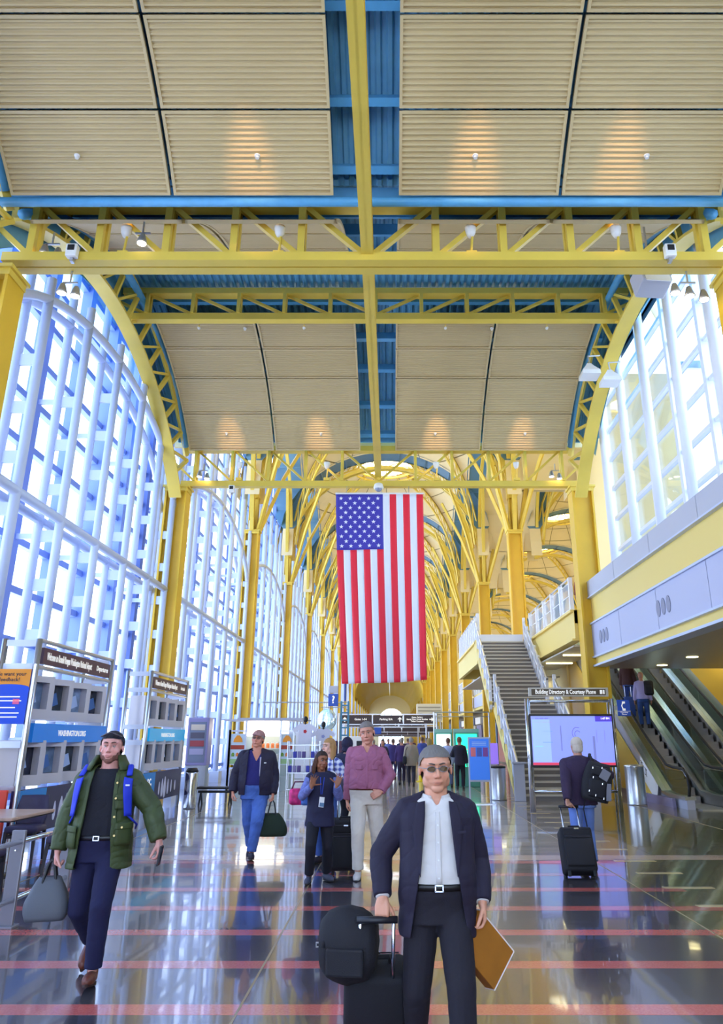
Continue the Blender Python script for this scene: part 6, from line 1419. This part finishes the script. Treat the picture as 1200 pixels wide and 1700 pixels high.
# ================================================================ bags and carried things
BAGN = fab('black_ballistic', '17151c', .75, bump=.3, bscale=300)
def W_(P, q, off=(0, 0, 0)): return (P.t.matrix_basis @ (P.W[q] + V3(off)))
def suitcase(loc, rz, tilt, w, d, h, label, handle=.5, body=BAGN, front=-1):
    """stands on two wheels, tipped by tilt degrees; handle rods run on up"""
    t = empty('suitcase', loc, R(rz), label=label, cat='suitcase'); M = Matrix.Rotation(R(tilt), 3, 'X')
    def P(x, y, z): return M @ V3((x, y, z))
    b = MB(); b.rbox(P(0, 0, .06 + h/2), (w, d, h), .035, M=M); b.build('shell', body, t, True)
    b = MB(); b.rbox(P(0, front*(d/2 + .02), .06 + h*.40), (w*.86, .05, h*.62), .02, M=M); b.build('front_pocket', body, t, True)
    b = MB(); b.rbox(P(0, front*(d/2 + .012), .06 + h*.86), (w*.84, .03, h*.16), .012, M=M); b.build('front_pocket', body, t, True)
    zp = mat('zip_grey', '4a4750', .4, metal=.5); b = MB()
    for zz in (.73, .77, .94): b.box(P(0, front*(d/2 + .044 if zz < .75 else d/2+.028), .06 + h*zz), (w*.8, .004, .006), M=M)
    b.build('zip', zp, t); b = MB(); b.rbox(P(0, front*(d/2+.03), .06 + h*.93), (.06, .008, .02), .003, M=M); b.build('name_plate', CHROME, t)
    for x in (-1, 1):
        b = MB(); b.tube([P(x*w*.42 - .02, -front*d*.38, .035), P(x*w*.42 + .02, -front*d*.38, .035)], .04, 14); b.build('wheel', BLACKR, t, True)
        b = MB(); b.tube([P(x*w*.26, -front*d*.40, h*.9), P(x*w*.26, -front*d*.40, .06 + h + handle)], .010, 8); b.build('handle_rod', CHROME, t, True)
        b = MB(); b.rbox(P(x*w*.38, front*d*.4, .035), (.04, .03, .07), .008, M=M); b.build('foot', BLACKR, t)
    b = MB(); b.tube([P(-w*.32, -front*d*.40, .06 + h + handle), P(w*.32, -front*d*.40, .06 + h + handle)], .018, 10); b.build('handle_grip', DARK, t, True)
    b = MB(); b.tube([P(-.08, front*.02, .06 + h), P(-.07, front*.02, .06 + h + .03), P(.07, front*.02, .06 + h + .03), P(.08, front*.02, .06 + h)], .012, 8); b.build('carry_handle', BAGN, t, True)
    return t
def holdall(loc, rz, w, d, h, strap, label, m, name='handbag', top=.55):
    t = empty(name, loc, R(rz), label=label, cat='bag'); ri = []
    for i in range(11):
        z = h*i/10; f = i/10; ww = w/2*(1 - .04*(1-f)**6*3)*(1 - (1-top)*f**1.5); dd = d/2*(1 - .75*f**2.2) * (1 - .15*(1-f)**6); sag = .02*math.sin(math.pi*f)
        ri.append([V3(((ww+sag)*math.copysign(abs(math.cos(a))**.6, math.cos(a)), dd*math.copysign(abs(math.sin(a))**.7, math.sin(a)), z)) for a in [2*math.pi*q/28 for q in range(28)]])
    b = MB(); b.loft(ri); me = b.mesh('body', m, True); wrinkle(me, .010, (9, 9, 9), 5); inst('body', me, t)
    for y in (-1, 1):
        b = MB(); x = w*top*.30; b.tube([(-x, y*d*.2, h*.72), (-x*.9, y*d*.14, h*.95), (-x*.45, y*.02, h + strap*.75), (0, y*.012, h + strap), (x*.45, y*.02, h + strap*.75), (x*.9, y*d*.14, h*.95), (x, y*d*.2, h*.72)], .011, 8, flat=.7); b.build('strap', mat('strap_' + m.name, '1f1f22', .5), t, True)
    b = MB(); b.tube([(-w*top*.45, 0, h), (w*top*.45, 0, h)], .008, 6); b.build('zip', mat('zip_grey', '4a4750'), t)
    return t
# suit man: black rolling case with a soft bag on top, and the flat box
suitcase((-.095, 4.905, 0), 3, 22, .34, .22, .50, 'black wheeled case with silver rods pulled by the nearest man', .31, front=1)
t = empty('travel_bag', (-.225, 4.60, .50), R(-8), label='soft black bag slung beside the silver-rodded case in the foreground', cat='bag')
ri = []
for i in range(9):
    x = -.15 + .30*i/8; f = 1 - abs(i - 4)/4; r_ = .11 + .07*f**.4; ri.append([V3((x, .12*math.cos(a)*(.75+.25*f**.5), .14 + r_*math.sin(a)*1.05)) for a in [2*math.pi*q/20 for q in range(20)]])
b = MB(); b.loft(ri); me = b.mesh('body', BAGN, True); wrinkle(me, .012, (10, 10, 10), 9); inst('body', me, t)
b = MB(); b.tube([(-.12, -.1, .14), (-.1, -.06, .255), (.06, -.05, .26), (.1, -.1, .14)], .012, 8); b.build('carry_strap', BAGN, t, True)
b = MB(); b.rbox((.0, -.118, .08), (.2, .03, .13), .012); b.build('front_pocket', BAGN, t)
b = MB(); b.tube([(-.15, 0, .14), (-.18, 0, .14), (-.18, 0, .12), (-.15, 0, .12)], .005, 6); b.build('strap_ring', STEEL, t)
BR = mat('brown_card', 'a8691c', .55, var=.1, vscale=8); WH = mat('white_card', 'f2e9e4', .5)
wv = W_(SUITP, 1); t = empty('flat_box', (wv.x - .01, wv.y + .05, wv.z - .055), label='flat brown box with white edges held by the man in the navy jacket', cat='box')
M = Matrix.Rotation(R(28), 3, 'Z') @ Matrix.Rotation(R(46), 3, 'Y') @ Matrix.Rotation(R(-8), 3, 'X')
def Q(x, y, z): return M @ V3((x, y, z))
b = MB(); b.rbox(Q(.12, 0, -.12), (.30, .075, .22), .004, M=M); b.build('carton', BR, t)
b = MB(); b.box(Q(.12, 0, -.008), (.302, .078, .006), M=M); b.box(Q(.272, 0, -.12), (.006, .078, .222), M=M); b.build('edge', WH, t)
b = MB(); b.box(Q(.14, 0, -.0045), (.09, .08, .003), M=M); b.build('label_strip', mat('peach_label', 'e8a888', .5), t)
# green jacket man: grey tote, blue rucksack straps
wv = W_(GRN, -1); holdall((wv.x - .03, wv.y, wv.z - .07 - .40), 12, .32, .19, .29, .12, 'slouchy grey bag carried low by the man in the green jacket', fab('grey_bag_leather', '5c6068', .6, bump=.15), top=.5)
t = empty('rucksack', GRN.t.location, GRN.t.rotation_euler.z, label='blue rucksack worn over the green jacket', cat='bag')
BLU = fab('blue_webbing', '2338c8', .6); b = MB(); b.rbox((0, .27, 1.16), (.30, .15, .44), .05); b.build('body', BLU, t, True)
for q in (-1, 1):
    o = GRN.strip([(q*.155, 1.40), (q*.165, 1.30), (q*.19, 1.12)], [(q*.215, 1.385), (q*.222, 1.28), (q*.232, 1.12)], .066, 'strap', BLU, .012, parent=t)
    b = MB(); b.tube([(q*.20, -.12, 1.13), (q*.26, -.02, 1.05), (q*.20, .2, 1.0)], .008, 6); b.build('lower_strap', BLU, t, True)
    b = MB(); b.tube([(q*.185, -.10, 1.41), (q*.17, -.02, 1.48), (q*.14, .12, 1.45), (q*.12, .2, 1.36)], .022, 8, flat=.5); b.build('shoulder_strap', BLU, t, True)
b = MB(); b.rbox(GRN.surf(.19, 1.34, .082), (.035, .006, .012), .002); b.build('tag', WHITEP, t)
wv = W_(GRN, 1); t = empty('phone', (wv.x + .03, wv.y - .045, wv.z - .10), label='dark phone in the free hand of the man in the green jacket', cat='phone'); b = MB(); b.rbox((0, 0, 0), (.012, .07, .14), .004, M=Matrix.Rotation(R(8), 3, 'Y')); b.build('case', DARK, t); b = MB(); b.box((.007, 0, 0), (.002, .062, .125), M=Matrix.Rotation(R(8), 3, 'Y')); b.build('screen', mat('phone_glass', '23242c', .1), t)
# jeans man: green duffel
wv = W_(JNS, 1); holdall((wv.x + .0, wv.y, wv.z - .09 - .50), 8, .50, .24, .31, .19, 'dark green holdall hanging from the hand of the man in blue jeans', fab('dark_green_canvas', '1f3020', .8), 'holdall', top=.45)
# vest woman: pink and blue bag on elbow ; pink-shirt man: black case behind
t = empty('shoulder_bag', (-1.20, 10.55, .88), R(15), label='pink and blue patterned bag at the elbow of the woman in the vest', cat='bag')
b = MB(); b.rbox((0, 0, .09), (.26, .12, .2), .04); b.build('body', mat('magenta_print', 'd8307a', .6, var=.5, vscale=14), t, True); b = MB(); b.rbox((.08, -.01, .08), (.14, .13, .19), .04); b.build('side_panel', mat('sky_blue_print', '5a8ae0', .6, var=.3, vscale=14), t, True)
b = MB(); b.tube([(-.1, 0, .18), (-.06, 0, .27), (.06, 0, .27), (.1, 0, .18)], .01, 6); b.build('strap', mat('plum_strap', '5a2040', .6), t, True)
suitcase((-.62, 11.02, 0), 6, 10, .40, .24, .62, 'tall black case standing between the vest woman and pink-shirted man', .34, front=-1)
t = empty('phone', (-.60, 11.6, 1.20), label='pale phone held by the blonde woman in plaid', cat='phone'); wv = W_(BL, 1); t.location = (wv.x + .01, wv.y - .09, wv.z + .05); b = MB(); b.rbox((0, 0, 0), (.075, .012, .14), .004, M=Matrix.Rotation(R(35), 3, 'Y')); b.build('case', WHITEP, t)
t = empty('shoulder_bag', (-.72, 11.62, 0), label='grey shoulder bag hanging in front of the blonde woman', cat='bag'); b = MB(); b.rbox((0, 0, 1.02), (.26, .1, .22), .04); b.build('body', fab('grey_felt', '4a4858', .9), t, True); b = MB(); b.tube([(-.1, 0, 1.12), (-.12, .05, 1.40), (-.1, .12, 1.44)], .008, 6); b.build('strap', DARK, t)
# old man: suitcase and backpack
hv = W_(OLD, 1); suitcase((2.42, 10.62, 0), 0, -24, .42, .25, .54, 'black wheeled suitcase trailing behind the white-haired man', .33, front=-1)
t = empty('backpack', (2.78, 11.06, .88), R(-6), label='black backpack with grey tags hanging off one shoulder of the white-haired man', cat='bag'); M = Matrix.Rotation(R(12), 3, 'Y')
ri = []
for i in range(11):
    f = i/10; w_ = .215*(1 - .35*f**3)*(1 - .2*(1-f)**4); d_ = .11*(1 - .4*f**3); ri.append([M @ V3((w_*math.copysign(abs(math.cos(a))**.7, math.cos(a)), d_*math.copysign(abs(math.sin(a))**.7, math.sin(a)), .50*f)) for a in [2*math.pi*q/24 for q in range(24)]])
b = MB(); b.loft(ri); me = b.mesh('body', BAGN, True); wrinkle(me, .010, (11, 11, 11), 2); inst('body', me, t)
b = MB(); b.rbox(M @ V3((0, -.115, .17)), (.24, .07, .24), .03, M=M); b.build('front_pocket', BAGN, t, True); b = MB(); b.rbox(M @ V3((0, -.105, .39)), (.22, .05, .12), .025, M=M); b.build('top_pocket', BAGN, t, True)
GT = mat('grey_tag', '77767f', .6); b = MB(); b.rbox(M @ V3((.07, -.155, .36)), (.12, .008, .13), .01, M=M @ Matrix.Rotation(R(20), 3, 'Y')); b.build('luggage_tag', GT, t); b = MB(); b.rbox(M @ V3((.15, -.12, .15)), (.07, .03, .22), .01, M=M @ Matrix.Rotation(R(-8), 3, 'Y')); b.build('side_pocket', GT, t)
for x, z in ((-.10, .42), (.02, .44), (-.08, .30), (-.11, .12), (.05, .24), (-.02, .08), (.09, .06)): b = MB(); b.rbox(M @ V3((x, -.158, z)), (.012, .008, .028), .003, M=M); b.build('buckle', CHROME, t)
b = MB(); b.tube([M @ V3((-.06, .06, .48)), V3((.0, .12, .585)), V3((.02, .26, .60)), V3((.02, .36, .50))], .022, 8, flat=.5); b.build('strap', BAGN, t, True); b = MB(); b.tube([M @ V3((-.12, 0, .1)), V3((-.16, -.02, -.1)), V3((-.13, -.02, -.32))], .008, 6, flat=.4); b.build('loose_strap', BAGN, t)
# rider's backpack and the other rider's case
t = empty('backpack', (8.2, 24.62, 3.0), R(-20), label='dark backpack on the rider in the lilac shirt', cat='bag'); b = MB(); b.rbox((0, 0, .22), (.30, .20, .46), .07); b.build('body', BAGN, t, True); b = MB(); b.rbox((.0, -.1, .16), (.22, .07, .24), .03); b.build('pocket', BAGN, t, True)
t = empty('suitcase', (7.78, 25.45, 2.35), label='blue upright suitcase on the escalator in front of the lilac-shirted rider', cat='suitcase'); b = MB(); b.rbox((0, 0, .33), (.34, .22, .62), .03); b.build('shell', mat('mid_blue_case', '3f5fae', .5), t, True)
for x in (-.1, .1): b = MB(); b.tube([(x, 0, .6), (x, 0, .98)], .01, 6); b.build('handle_rod', STEEL, t)
b = MB(); b.tube([(-.11, 0, .98), (.11, 0, .98)], .015, 6); b.build('handle_grip', DARK, t)
t = empty('handbag', (.52, 30.35, .78), label='dark shoulder bag carried by the khaki-coated walker', cat='bag'); b = MB(); b.rbox((0, 0, .14), (.14, .26, .28), .04); b.build('body', BAGN, t, True); b = MB(); b.tube([(0, -.1, .27), (.05, -.05, .5), (.1, .0, .62), (.05, .05, .5), (0, .1, .27)], .01, 6); b.build('strap', BAGN, t)
